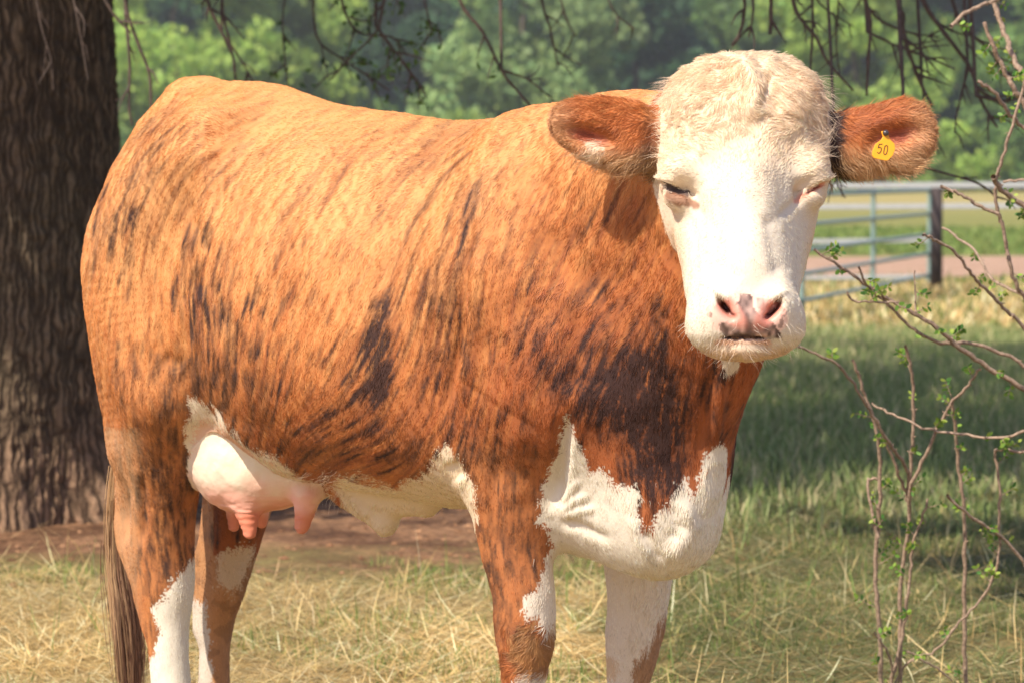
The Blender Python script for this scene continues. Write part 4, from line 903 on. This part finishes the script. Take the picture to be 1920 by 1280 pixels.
# the far flank carries the same markings mirrored through the centre plane
mir = (Y_ > 0) & (nside < 0) & is_body & (Z_ > .55)
Pm = co.copy(); Pm[mir] -= 2 * Y_[mir][:, None] * AY
um, vm = proj(Pm)
nz1 = fbm(Pm, 22, 3); nz2 = fbm(Pm + 5.5, 22, 3); nzf = vnoise(Pm * np.array([1, 1, .4]), 160)
_jr = np.random.default_rng(77)
ju = um + 9 * nz1 + 5 * nzf + _jr.normal(0, 3.0, len(um)); jv = vm + 14 * nz2 + 5 * nzf + _jr.normal(0, 5.0, len(um))
lf, lb, lm = samph(LF, um, vm), samph(LB, um, vm), samph(LM_, um, vm)
B = sample(brd, um + 2 * nz1, vm); Rm = sample(redm, um, vm); blk = .85 * np.exp(-((um - 1205 + 10 * nz1) / 62) ** 2 - ((vm - 730) / 78) ** 2) + .75 * np.exp(-((um - 1240) / 26) ** 2 - ((vm - 790) / 110) ** 2) + .45 * np.exp(-((um - 1090) / 50) ** 2 - ((vm - 715 + 12 * nz2) / 34) ** 2) + .5 * np.exp(-((um - 712) / 20) ** 2 - ((vm - 690) / 50) ** 2)
B = B * (.84 + .20 * soft(vm, 420, 620)) * (1 - .3 * np.clip(blk, 0, 1)) + blk * (1 + .35 * nz1 + .3 * lb)
B = np.clip(B * (.82 + .26 * lm + .18 * lf) + .07 * np.clip(lb - 1.1, 0, 2) * (vm > 280), 0, 1)
tone = .06 + .70 * soft(vm, 320, 840) + .46 * soft(um, 760, 1120) * soft(vm, 230, 420) + .10 * lb + .06 * lm + .04 * lf + .05 * nz1  # pale back to redder belly: partly coat, partly sun sheen painted in
tone = tone + .16 * np.exp(-(((um - 352) / 28) ** 2 + ((vm - 470) / 90) ** 2)) + .12 * np.exp(-(((um - 445) / 40) ** 2 + ((vm - 300) / 40) ** 2))  # darker bands paint the shading of hip and loin relief
tone = tone - .15 * np.exp(-(((um - 250) / 90) ** 2 + ((vm - 640) / 260) ** 2))
col = mixc(mixc(np.tile(LITE, (len(co), 1)), ORNG, tone * 1.8), REDB, (tone - .42) * 1.7)
col = mixc(col, lin(142, 84, 50), .46 * Rm * (1 + .4 * lm))
col = mixc(col, DARK, np.clip(B * 1.2 + .08 * nzf * (B > .08), 0, .92))
og = .75 * soft(470 - um, -40, 90) * soft(vm, 560, 760) * (um < 520)
og = np.maximum(og, .6 * soft(vm, 780, 900) * (um > 840) * (um < 1062) * (Y_ < .0))
col = mixc(col, col * .35 + lin(196, 132, 78) * .65 * (1 - .5 * B[:, None]), og * (Y_ < .05))
spk_ = soft(vnoise(Pm, 34) + .7 * vnoise(Pm * np.array([1, 1, .5]), 95) + .4 * lf * .5, .15, 1.0)
col = mixc(col, DARK, np.clip(og * 1.5, 0, 1) * np.clip(.55 * B + .40 * spk_, 0, .75) * (Y_ < .05))
farleg = (Y_ > .03) & (Z_ < .62)
near = is_body & ~farleg
def paint(mask, poly, c, t=1.0):
    i_ = np.nonzero(mask)[0]; k_ = i_[inpoly(ju[i_], jv[i_], poly)]; col[k_] = col[k_] * (1 - t) + c * t
lowtan = near & (um < 420) & (vm > 800)
col[lowtan] = mixc(col[lowtan], TAN * .75, .45 * soft(250 - um[lowtan], -25, 10))
paint(near, [(618, 908), (655, 895), (700, 905), (740, 912), (765, 905), (790, 893), (815, 870), (835, 840), (850, 860), (878, 900), (900, 965), (860, 1060), (600, 1060), (640, 945)], lin(250, 216, 182))
paint(near, [(352, 790), (358, 752), (380, 750), (425, 793), (472, 836), (520, 856), (552, 890), (600, 912), (632, 952), (540, 950), (505, 885), (430, 830), (388, 792), (372, 815), (366, 850), (356, 840)], mixc(np.array([CREAM]), WHITE, np.array([.3]))[0])
paint(near, [(1065, 780), (1076, 800), (1080, 828), (1100, 838), (1108, 872), (1130, 872), (1155, 908), (1185, 912), (1200, 945), (1212, 985), (1226, 985), (1240, 955), (1262, 945), (1276, 905), (1288, 890),
      (1303, 912), (1315, 905), (1322, 850), (1338, 842), (1400, 830), (1420, 1120), (1020, 1120), (1034, 1030), (1030, 990), (1004, 975), (1012, 915), (1040, 870), (1055, 822)], WHITE * .98)
paint(near, [(1040, 1050), (1005, 1090), (972, 1132), (985, 1158), (1020, 1168), (1046, 1195), (1075, 1150), (1060, 1040)], WHITE * .95)
paint(near, [(955, 1190), (1000, 1172), (1060, 1190), (1060, 1262), (985, 1275), (960, 1240)], lin(184, 140, 90), .75)
paint(near, [(940, 1310), (985, 1262), (1080, 1262), (1080, 1500), (900, 1500), (930, 1420)], WHITE * .9)
paint(near, [(356, 1052), (335, 1075), (320, 1102), (285, 1135), (290, 1160), (305, 1185), (295, 1215), (278, 1245), (272, 1290), (262, 1480), (420, 1480), (420, 1040)], WHITE)
paint(near & (Z_ < .5), [(355, 870), (372, 850), (372, 1060), (358, 1060)], TAN, .6)
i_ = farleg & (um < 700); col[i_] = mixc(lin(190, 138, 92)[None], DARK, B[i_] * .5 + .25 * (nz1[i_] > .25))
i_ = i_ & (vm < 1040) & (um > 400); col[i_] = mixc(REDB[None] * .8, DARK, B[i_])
paint(farleg & (um < 700), [(412, 1040), (480, 1030), (485, 1050), (460, 1100), (432, 1118), (415, 1090), (400, 1100), (405, 1065)], lin(214, 188, 158))
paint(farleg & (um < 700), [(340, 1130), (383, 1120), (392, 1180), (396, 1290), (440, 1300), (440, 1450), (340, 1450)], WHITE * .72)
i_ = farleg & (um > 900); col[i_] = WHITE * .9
paint(farleg & (um > 900), [(1250, 1150), (1228, 1180), (1215, 1205), (1196, 1240), (1190, 1290), (1260, 1290), (1290, 1150)], lin(170, 122, 78), .85)
paint(farleg & (um > 900), [(1130, 1225), (1150, 1235), (1160, 1260), (1125, 1290)], TAN * .9, .6)
hoof = Z_ < .075; col[hoof & is_body] = lin(84, 72, 62)
paint(near, [(370, 800), (388, 782), (430, 815), (500, 872), (560, 906), (610, 935), (420, 950), (366, 905)], lin(236, 194, 162))
# udder
t_ = soft(vv, 860, 955) + .25 * nz1; i_ = is_ud; disp_ud = 0
col[i_] = mixc(mixc(lin(250, 224, 196)[None], PINK, t_[i_] * .9 + .15 * nz1[i_]), TEAT, soft(vv[i_], 945, 975) + .25 * nz2[i_] * (vv[i_] > 930))
# head
FWH = lin(238, 224, 200); hc = mixc(lin(238, 214, 182)[None] * np.ones((len(co), 1)), FWH, .95 * soft(vv + 30 * nz1, 230, 430) * (1 - .55 * soft(np.abs(uu - 1396), 90, 135)))
hc = mixc(hc, lin(226, 180, 134), .24 * soft(200 - vv, -110, 80) * (.6 + 1.1 * nz1) + .16 * np.clip(nz2, 0, 1) * hz_)
hc = mixc(hc, lin(236, 190, 140), .5 * soft(np.abs(uu - 1396), 105, 140) * soft(vv, 380, 480))
back = is_head & (nm[:, 1] > .35); bcol = mixc(ORNG[None] * np.ones((len(co), 1)), REDB, .5 + .4 * nz1)
ed = soft(co[:, 1] + .02 * nz1, HD + .14, HD + .17)
hc = mixc(hc, bcol, ed * (vv < 560))
pad = soft(1.06 - np.sqrt(((uu - 1405 + 4 * nz1) / 76) ** 2 + ((vv - 593 + 4 * nz2) / 42) ** 2), 0, .14) * (co[:, 1] < HD - .09)
hc = mixc(hc, lin(240, 196, 176), pad * .95)
spot = inpoly(uu + 7 * nz1, vv + 6 * nz2, [(1390, 552), (1410, 554), (1416, 580), (1428, 594), (1450, 602), (1462, 618), (1464, 634), (1356, 634), (1350, 608), (1374, 603), (1382, 590), (1380, 570)]) | inpoly(uu + 5 * nz2, vv + 4 * nz1, [(1418, 560), (1432, 562), (1430, 585), (1420, 580)])
hc = mixc(hc, GREY, (spot & is_head) * (.75 + .5 * nzf) * (vv > 545))
spk = (fbm(co, 95, 2) > .38) & (np.abs(uu - 1405) > 52); hc = mixc(hc, GREY, spk * pad * .65)
for a, b, sg in ((1363, 578, 1), (1450, 580, -1)):
    dd = np.hypot((uu - a) * .9 + sg * (vv - b) * -.45, (vv - b) * .8 + (uu - a) * sg * -.3); hc = mixc(hc, lin(222, 138, 116), .7 * soft(30 - dd, 0, 14) * pad)
    hc = mixc(hc, lin(70, 30, 26), soft(14 - dd, 0, 8) * (co[:, 1] < HD - .09))
hc = mixc(hc, lin(60, 36, 30), soft(4.5 - polydist(uu, vv, [(1357, 634), (1394, 630), (1428, 634)]), 0, 2.5) * (co[:, 1] < HD - .08))
hc = mixc(hc, lin(222, 160, 120), .6 * soft(8 - polydist(uu, vv, [(1345, 641), (1394, 640), (1440, 641)]), 0, 5))
hc = mixc(hc, lin(222, 176, 128), .5 * soft(vv, 640, 660))
fr_ = nm[:, 1] < .5
hc = mixc(hc, lin(74, 54, 52), .92 * inpoly(uu + 2 * nzf, vv + 2 * nz1, [(1249, 338), (1264, 340), (1284, 352), (1298, 368), (1284, 371), (1264, 366), (1252, 356)]) * fr_)
hc = mixc(hc, lin(150, 100, 70), .85 * soft(13 + 10 * nz1 + 6 * nzf - polydist(uu, vv, [(1254, 366), (1275, 374), (1300, 382)]), 0, 8) * fr_)
hc = mixc(hc, lin(232, 150, 120), .8 * soft(9 - polydist(uu, vv, [(1540, 345), (1516, 360), (1496, 376)]), 0, 7) * fr_)
hc = mixc(hc, lin(150, 70, 56), .8 * soft(3.5 - polydist(uu, vv, [(1534, 350), (1512, 364)]), 0, 3) * fr_)
col[is_head] = hc[is_head]
# ears
el = uu < 1400; ec = mixc(ORNG[None] * np.ones((len(co), 1)), REDB, .5 + .4 * nz1)
inner = np.where(el, soft(1.0 - np.hypot((uu - 1105) / 50, (vv - 258 - .3 * (uu - 1105)) / 18), 0, .5), soft(1.0 - np.hypot((uu - 1680) / 50, (vv - 256 + .25 * (uu - 1680)) / 20), 0, .5)) * (nm[:, 1] < .3)
ec = mixc(ec, lin(176, 96, 70), inner * .9)
ec = mixc(ec, TAN, .85 * soft(vv + 8 * nz1, 262, 300)); tipd = np.where(el, 1075 - uu, uu - 1705); ec = mixc(ec, TAN, .55 * soft(tipd, -25, 25))
wtf = inpoly(uu + 3 * nzf, vv + 3 * nz1, [(1098, 268), (1128, 268), (1136, 300), (1112, 318), (1096, 295)]); ec[wtf] = ec[wtf] * .3 + CREAM * .7
ec = mixc(ec, DARK, soft(20 - np.abs(uu - np.where(el, 1222, 1564)) + 6 * nz1, 0, 16) * np.where(el, .5, .95) * (vv > 205))
col[is_ear] = ec[is_ear]
seam = is_body & (np.abs(uu - 1396) < 185) & (co[:, 1] < HD + .25) & (vv < 345) & (uu > 1480); col[seam] = mixc(col[seam], DARK, .7 * np.ones(seam.sum()))
wt = inpoly(uu + 4 * nz1, vv + 4 * nz2, [(1350, 640), (1395, 640), (1385, 690), (1368, 705), (1355, 690)]) & is_body; col[wt] = WHITE * .9
col = np.clip(col, .008, .86)

# ------------------------------------------------------------------ body mesh
m = NT('cow_skin'); at = m.n('Attribute', attribute_name='coat'); m.l(at.outputs['Color'], m.p.inputs['Base Color'])
ga = m.n('Attribute', attribute_name='gloss'); rr = m.n('MapRange'); rr.inputs['To Min'].default_value = .8; rr.inputs['To Max'].default_value = .36
m.l(ga.outputs['Fac'], rr.inputs['Value']); m.l(rr.outputs[0], m.p.inputs['Roughness'])
m.p.inputs['Specular IOR Level'].default_value = .3
m.p.inputs['Subsurface Weight'].default_value = 0.0
nb = m.noise(260, 3, .6, m.vec()); m.bump(nb, .25, .002)
cow = empty('cow', tuple(COW0 + AX * .7), 'large brown and white brindled cow with its white face turned to the camera', 'cow')
body_o = mesh_np('body', co, q, m.m, cow)
bare = is_ud.astype(float); bare[is_head] = pad[is_head]
set_color(body_o.data, 'coat', col * np.where(bare[:, None] > .4, 1, .86))
ga = body_o.data.attributes.new('gloss', 'FLOAT', 'POINT'); ga.data.foreach_set('value', (pad * is_head).astype(np.float32))

# ------------------------------------------------------------------ fur
def hair_mat(name, rough=.38, spec=.4):
    m = NT(name); t = m.t
    at = m.n('Attribute', attribute_name='hcol')
    m.l(at.outputs['Color'], m.p.inputs['Base Color']); m.p.inputs['Roughness'].default_value = rough; m.p.inputs['Specular IOR Level'].default_value = spec
    tr = t.nodes.new('ShaderNodeBsdfTranslucent'); m.l(at.outputs['Color'], tr.inputs[0])
    mx = t.nodes.new('ShaderNodeMixShader'); mx.inputs[0].default_value = .22
    m.l(m.p.outputs[0], mx.inputs[1]); m.l(tr.outputs[0], mx.inputs[2]); m.l(mx.outputs[0], m.out.inputs[0])
    return m.m
HAIR = hair_mat('hair')
def curves_np(name, pts, rad, colr, mat, parent):
    """pts (n,k,3) world, rad (n,k), colr (n,3)"""
    n, k, _ = pts.shape
    hc_ = bpy.data.hair_curves.new(name); hc_.add_curves([k] * n)

    hc_.attributes['position'].data.foreach_set('vector', np.ascontiguousarray(pts, np.float32).ravel())
    ra = hc_.attributes.get('radius') or hc_.attributes.new('radius', 'FLOAT', 'POINT')
    ra.data.foreach_set('value', np.ascontiguousarray(rad, np.float32).ravel())
    ca = hc_.attributes.new('hcol', 'FLOAT_COLOR', 'CURVE'); c4 = np.ones((n, 4), np.float32); c4[:, :3] = colr; ca.data.foreach_set('color', c4.ravel())
    hc_.materials.append(mat)
    o = bpy.data.objects.new(name, hc_); C.objects.link(o); o.parent = parent
    return o
def parent_loc(p):
    l = np.zeros(3)
    while p is not None: l += np.array(p.location); p = p.parent
    return l
RV = np.array([1., 0, 0]); ZV = np.array([0, 0, 1.])
def grow(idx, length, lift, wander, rad, kpts=4, curl=0.0, dirs=None, seed=1, flat=1.0):
    g = np.random.default_rng(seed); n = len(idx); P = co[idx]; N = nm[idx]
    d = dirs[idx]
    # coherent wander of the lay + individual jitter
    w1 = vnoise(P, 38) * wander[idx] + vnoise(P + 3, 90) * wander[idx] * .7 + g.normal(0, .14, n)
    d = d - N * np.einsum('ij,ij->i', d, N)[:, None]; d /= np.linalg.norm(d, axis=1)[:, None] + 1e-6
    side = np.cross(N, d); d = d * np.cos(w1)[:, None] + side * np.sin(w1)[:, None]
    j = g.normal(0, .0013, (n, 2)); P = P + d * j[:, :1] + side * j[:, 1:]
    Ln = length[idx] * g.uniform(.6, 1.25, n); lf = lift[idx] * g.uniform(.6, 1.4, n)
    t = np.linspace(0, 1, kpts)
    ang = lf[:, None] * (1 - .75 * t[None] * flat)              # lifts at the root and lies down towards the tip
    stp = (Ln / (kpts - 1))[:, None]
    ph = g.uniform(0, 6.28, n) * .2 + 6.28 * vnoise(P, 30); cv = curl * np.sin(ph[:, None] + t[None] * 3.2)
    pts = np.zeros((n, kpts, 3)); pts[:, 0] = P - N * .0008
    for k in range(1, kpts):
        a = ang[:, k - 1:k]; c = cv[:, k - 1:k] if curl else 0
        dd = (d * np.cos(c) + side * np.sin(c)) * np.cos(a) + N * np.sin(a)
        pts[:, k] = pts[:, k - 1] + dd * stp
    r = rad * g.uniform(.7, 1.2, n)[:, None] * (1 - .8 * t[None] ** 1.6)
    return pts, r
n_ = len(co)
fa, fb = flowg(um, vm)
D3 = fa[:, None] * AX * 1.0 - fb[:, None] * ZV
# head: whorl between the eyes, hair rising above it and lying down the nose below it
hu = uu - 1390; hv = vv - 385; hr = np.hypot(hu, hv) + 1
hdx = hu / hr; hdy = hv / hr
top = soft(246 - vv + 14 * nz1, -12, 26)
tpx = np.sign(hu) * .75 * soft(np.abs(hu), 5, 60) + .15; tpy = .75 - .3 * soft(vv, 120, 300)
px = tpx * top + hdx * (1 - top); py = tpy * top + hdy * (1 - top)
low = soft(vv, 420, 500); px = px * (1 - low) + .25 * hdx * low; py = py * (1 - low) + low
ch = soft(vv, 560, 620); px = px * (1 - ch) + np.sign(hu) * .6 * ch
sgn = np.where(uu < 1400, -1., 1.)
Dh = px[:, None] * RV - py[:, None] * ZV + .25 * np.array([0, 1., 0])
De = sgn[:, None] * RV * .9 - (.12 + .95 * soft(vv, 250, 315) - .45 * soft(225 - vv, 0, 30))[:, None] * ZV + np.array([0, -.15, 0])
D3[is_head] = Dh[is_head]; D3[is_ear] = De[is_ear]
D3[is_ud] = -ZV
LEN = np.full(n_, .0115); LEN[vm > 950] = .009; LEN[(um > 1000) & (vm < 700)] = .014
LEN[(um > 940) & (um < 1070) & (vm > 1170) & (vm < 1290) & near] = .018
LEN = np.where(is_body & (um > 1180) & (vm > 850), .013, LEN)
LEN = np.where(is_head, .0066 + .0085 * soft(300 - vv, -90, 120) + .004 * soft(vv, 628, 650), LEN)
LEN = np.where(is_ear, .015 + .022 * soft(vv, 280, 318) + .004 * soft(210 - vv, -20, 20), LEN)
LEN[is_ud] = .004; LEN[is_body & inpoly(um, vm, [(366, 800), (388, 790), (430, 825), (500, 880), (560, 915), (420, 950), (366, 905)])] = .004
LIFT = np.where(is_ear, .26, np.where(is_head, .22 + .07 * soft(330 - vv, -90, 170), .13)) * np.ones(n_)
WAN = np.where(is_ear, .55, np.where(is_head, .36 + .5 * soft(330 - vv, -100, 150), .30)) * np.ones(n_)
WAN = np.where((um > 930) & (um < 1060) & (vm > 1160) & is_body, 1.3, WAN)
vis = soft(-nm[:, 1] + .45, 0, .5)
dens = np.where(is_body, .25 + .70 * vis, np.where(is_head, .3 + .7 * vis, 1.0))
dens = dens * (1 - bare) * ~hoof
dens[is_ud] = .12 * soft(930 - vv[is_ud], 0, 60)
dens = np.where(near & (inner < 2), dens, dens)
if PREVIEW: dens = dens * 4
g = np.random.default_rng(5)
idx = np.nonzero(g.random(n_) < dens)[0]
if PREVIEW: LENS = 1
for nm_, sel, crl, seed in (('coat_hair', is_body | is_ud, .10, 1), ('face_hair', is_head, .45, 2), ('ear_hair', is_ear, .5, 3)):
    ii = idx[sel[idx]]
    pts, rd = grow(ii, LEN, LIFT, WAN, .00050 if nm_ == 'coat_hair' else .00045, 4 if nm_ == 'coat_hair' else 5, crl, D3, seed)
    hcx = col[ii] * (1 + .10 * vnoise(co[ii], 210)[:, None]) * g.normal(1.0, .16, len(ii)).clip(.5, 1.4)[:, None]
    curves_np(nm_, pts, rd, np.clip(hcx, .006, .9), HAIR, body_o)
    print(nm_, len(ii))
# stray long hairs: chin, ear fringes, eyelashes and poll
def strays(sel, cnt, ln, seed, cc, lift=.8, curl=.6):
    ii = np.nonzero(sel)[0]; ii = np.random.default_rng(seed).choice(ii, min(cnt, len(ii)), replace=False)
    pts, rd = grow(ii, np.full(n_, ln), np.full(n_, lift), WAN, .00026, 7, curl, D3, seed, .3)
    curves_np('stray_hair', pts, rd, np.tile(cc, (len(ii), 1)), HAIR, body_o)
strays(is_head & (vv > 600) & (uu < 1500), 140, .024, 21, WHITE * .9, .9)
strays(is_ear & (vv > 285), 420, .036, 22, TAN, .5)
strays(is_ear & (vv < 215), 200, .024, 24, LITE, .5)
strays(is_head & (np.abs(uu - 1396) > 125) & (vv < 300), 350, .04, 23, CREAM, .6)
strays(is_body & (vv > 900) & (um > 1000), 300, .016, 25, WHITE * .9, .4)
strays(is_body & (um > 500) & (um < 640) & (vv > 880) & (vv < 950), 260, .035, 26, CREAM, .5)

# ------------------------------------------------------------------ eyes
em = NT('eye_dark'); em.p.inputs['Base Color'].default_value = (.012, .01, .012, 1); em.p.inputs['Roughness'].default_value = .08
for (u, v, dy) in ((1276, 357, -.014), (1518, 357, -.014)):
    bm = bmesh.new(); bmesh.ops.create_uvsphere(bm, u_segments=24, v_segments=16, radius=.019)
    me = bpy.data.meshes.new('eye'); bm.to_mesh(me); bm.free(); me.materials.append(em.m)
    for p in me.polygons: p.use_smooth = True
    o = bpy.data.objects.new('eye', me); C.objects.link(o); o.parent = cow; o.location = Vector(Hd(u, v, dy)) - cow.location

# ------------------------------------------------------------------ tail
TP = [(318, 215, .0, .030), (285, 300, .0, .028), (262, 430, .0, .024), (248, 600, .0, .020), (238, 780, .0, .016), (226, 880, .0, .012), (222, 980, .0, .008)]
tp = chainprim([L(*p[:3]) for p in TP], [p[3] for p in TP], .02, 6).pts
ring = []; fcs = []; S = 12
for i, p in enumerate(tp):
    for k in range(S):
        a = 2 * math.pi * k / S; ring.append(p[:3] + p[3] * (math.cos(a) * AX + math.sin(a) * AY))
for i in range(len(tp) - 1):
    for k in range(S): fcs.append((i * S + k, i * S + (k + 1) % S, (i + 1) * S + (k + 1) % S, (i + 1) * S + k))
tm = NT('tail_skin'); tm.p.inputs['Base Color'].default_value = (*REDB, 1); tm.p.inputs['Roughness'].default_value = .8
tail = mesh_np('tail', np.array(ring), np.array(fcs), tm.m, cow)
g = np.random.default_rng(9); nt = 2600
path = np.array([L(*p) for p in [(240, 820, 0), (226, 880, 0), (220, 960, 0), (224, 1060, 0), (236, 1140, 0), (243, 1220, 0), (246, 1300, 0), (246, 1380, 0)]])
spread = np.array([.007, .010, .011, .013, .015, .015, .012, .006])
st = g.integers(0, 3, nt); o1 = g.normal(0, 1, nt); o2 = g.normal(0, 1, nt); K = 9
pts = np.zeros((nt, K, 3)); tt = np.linspace(0, 1, K)
s0 = g.uniform(0, 2.6, nt); s1 = np.minimum(s0 + g.uniform(3.2, 5.5, nt), 7)
clp = np.round(o1 * 2.2) / 2.2
for k in range(K):
    s_ = s0 + (s1 - s0) * tt[k]
    base = np.stack([np.interp(s_, range(8), path[:, a]) for a in range(3)], 1); sp = np.interp(s_, range(8), spread)
    off = (o1 * (1 - tt[k]) + (clp * .8 + o1 * .2) * tt[k]) * .75 + .18 * np.sin(k * .8 + o1 * 3)
    pts[:, k] = base + (off * sp)[:, None] * RV + (o2 * sp * .6)[:, None] * AX
tc = mixc(lin(196, 160, 118)[None] * np.ones((nt, 1)), lin(104, 72, 54), soft(s0 + .5 * o1, -.3, 1.3)) * g.normal(1, .18, nt).clip(.5, 1.5)[:, None]
curves_np('tail_switch', pts, np.tile((.0007 * (1 - .7 * tt ** 2))[None], (nt, 1)), tc, HAIR, tail)

# ------------------------------------------------------------------ ear tag
def tagmat(name, c, r): m = NT(name); m.p.inputs['Base Color'].default_value = (*c, 1); m.p.inputs['Roughness'].default_value = r; return m.m
YEL = tagmat('tag_yellow', lin(246, 168, 30), .4)
TC = Hd(1656, 274, .010)
o_t = [(-3, -27), (3, -29), (9, -27), (11, -19), (14, -12), (22, -4), (23, 6), (18, 18), (9, 27), (4, 28), (-18, 23), (-22, 18), (-21, 10), (-15, -3), (-4, -11), (0, -17)]
pxm = 1 / 1135.
def plate(name, outline, thick, mat, parent, off=0.0):
    bm = bmesh.new(); n = len(outline)
    f_ = [bm.verts.new((x * pxm, off, -y * pxm)) for x, y in outline]; b_ = [bm.verts.new((x * pxm, off + thick, -y * pxm)) for x, y in outline]
    bm.faces.new(f_); bm.faces.new(b_[::-1])
    for i in range(n): bm.faces.new((f_[i], b_[i], b_[(i + 1) % n], f_[(i + 1) % n]))
    bmesh.ops.recalc_face_normals(bm, faces=bm.faces)
    me = bpy.data.meshes.new(name); bm.to_mesh(me); bm.free(); me.materials.append(mat)
    o = bpy.data.objects.new(name, me); C.objects.link(o); o.parent = parent
    if parent is cow: o.location = Vector(TC) - cow.location
    return o
et = plate('ear_tag', o_t, .0022, YEL, cow); et['label'] = 'yellow plastic ear tag numbered 50'
bv = et.modifiers.new('b', 'BEVEL'); bv.width = .0006; bv.segments = 2
et.rotation_euler = (R(-8), R(0), R(8))
INK = tagmat('tag_ink', lin(92, 62, 22), .6)
def stroke_mesh(polys, wd, name, mat, parent, off):
    bm = bmesh.new()
    for pl in polys:
        pl = [np.array(p, float) for p in pl]
        for a, b in zip(pl[:-1], pl[1:]):
            d = (b - a) / np.linalg.norm(b - a); nrm = np.array([-d[1], d[0]]) * wd / 2; a2 = a - d * wd * .35; b2 = b + d * wd * .35
            vs = [bm.verts.new((x * pxm, off - .00003 * (len(bm.verts) % 7), -y * pxm)) for x, y in (a2 + nrm, a2 - nrm, b2 - nrm, b2 + nrm)]
            bm.faces.new(vs)
    me = bpy.data.meshes.new(name); bm.to_mesh(me); bm.free(); me.materials.append(mat)
    o = bpy.data.objects.new(name, me); C.objects.link(o); o.parent = parent; return o
def sh(pl, dx, dy): return [(x - .20 * y + dx, y + dy) for x, y in pl]      # slanted digits
five = [(3.5, -8.5), (-2.5, -8.5), (-3.2, -1.5), (0, -2.6), (3, -1), (3.4, 4), (1.5, 8), (-1, 8.6), (-3.2, 7)]
zero = [(0, -8.8), (2.6, -7), (3.2, -2), (3.2, 3), (2.4, 7), (0, 8.8), (-2.4, 7), (-3.2, 3), (-3.2, -2), (-2.6, -7), (0, -8.8)]
stroke_mesh([sh(five, -7, 5.5), sh(zero, 4.5, 8.0)], 1.7, 'number', INK, et, -.0004)
bm = bmesh.new(); bmesh.ops.create_uvsphere(bm, u_segments=16, v_segments=10, radius=.0052)
me = bpy.data.meshes.new('stud'); bm.to_mesh(me); bm.free(); me.materials.append(tagmat('stud_dark', lin(70, 62, 60), .25))
for p in me.polygons: p.use_smooth = True
o = bpy.data.objects.new('stud', me); C.objects.link(o); o.parent = et; o.location = (5 * pxm, -.002, 24 * pxm)
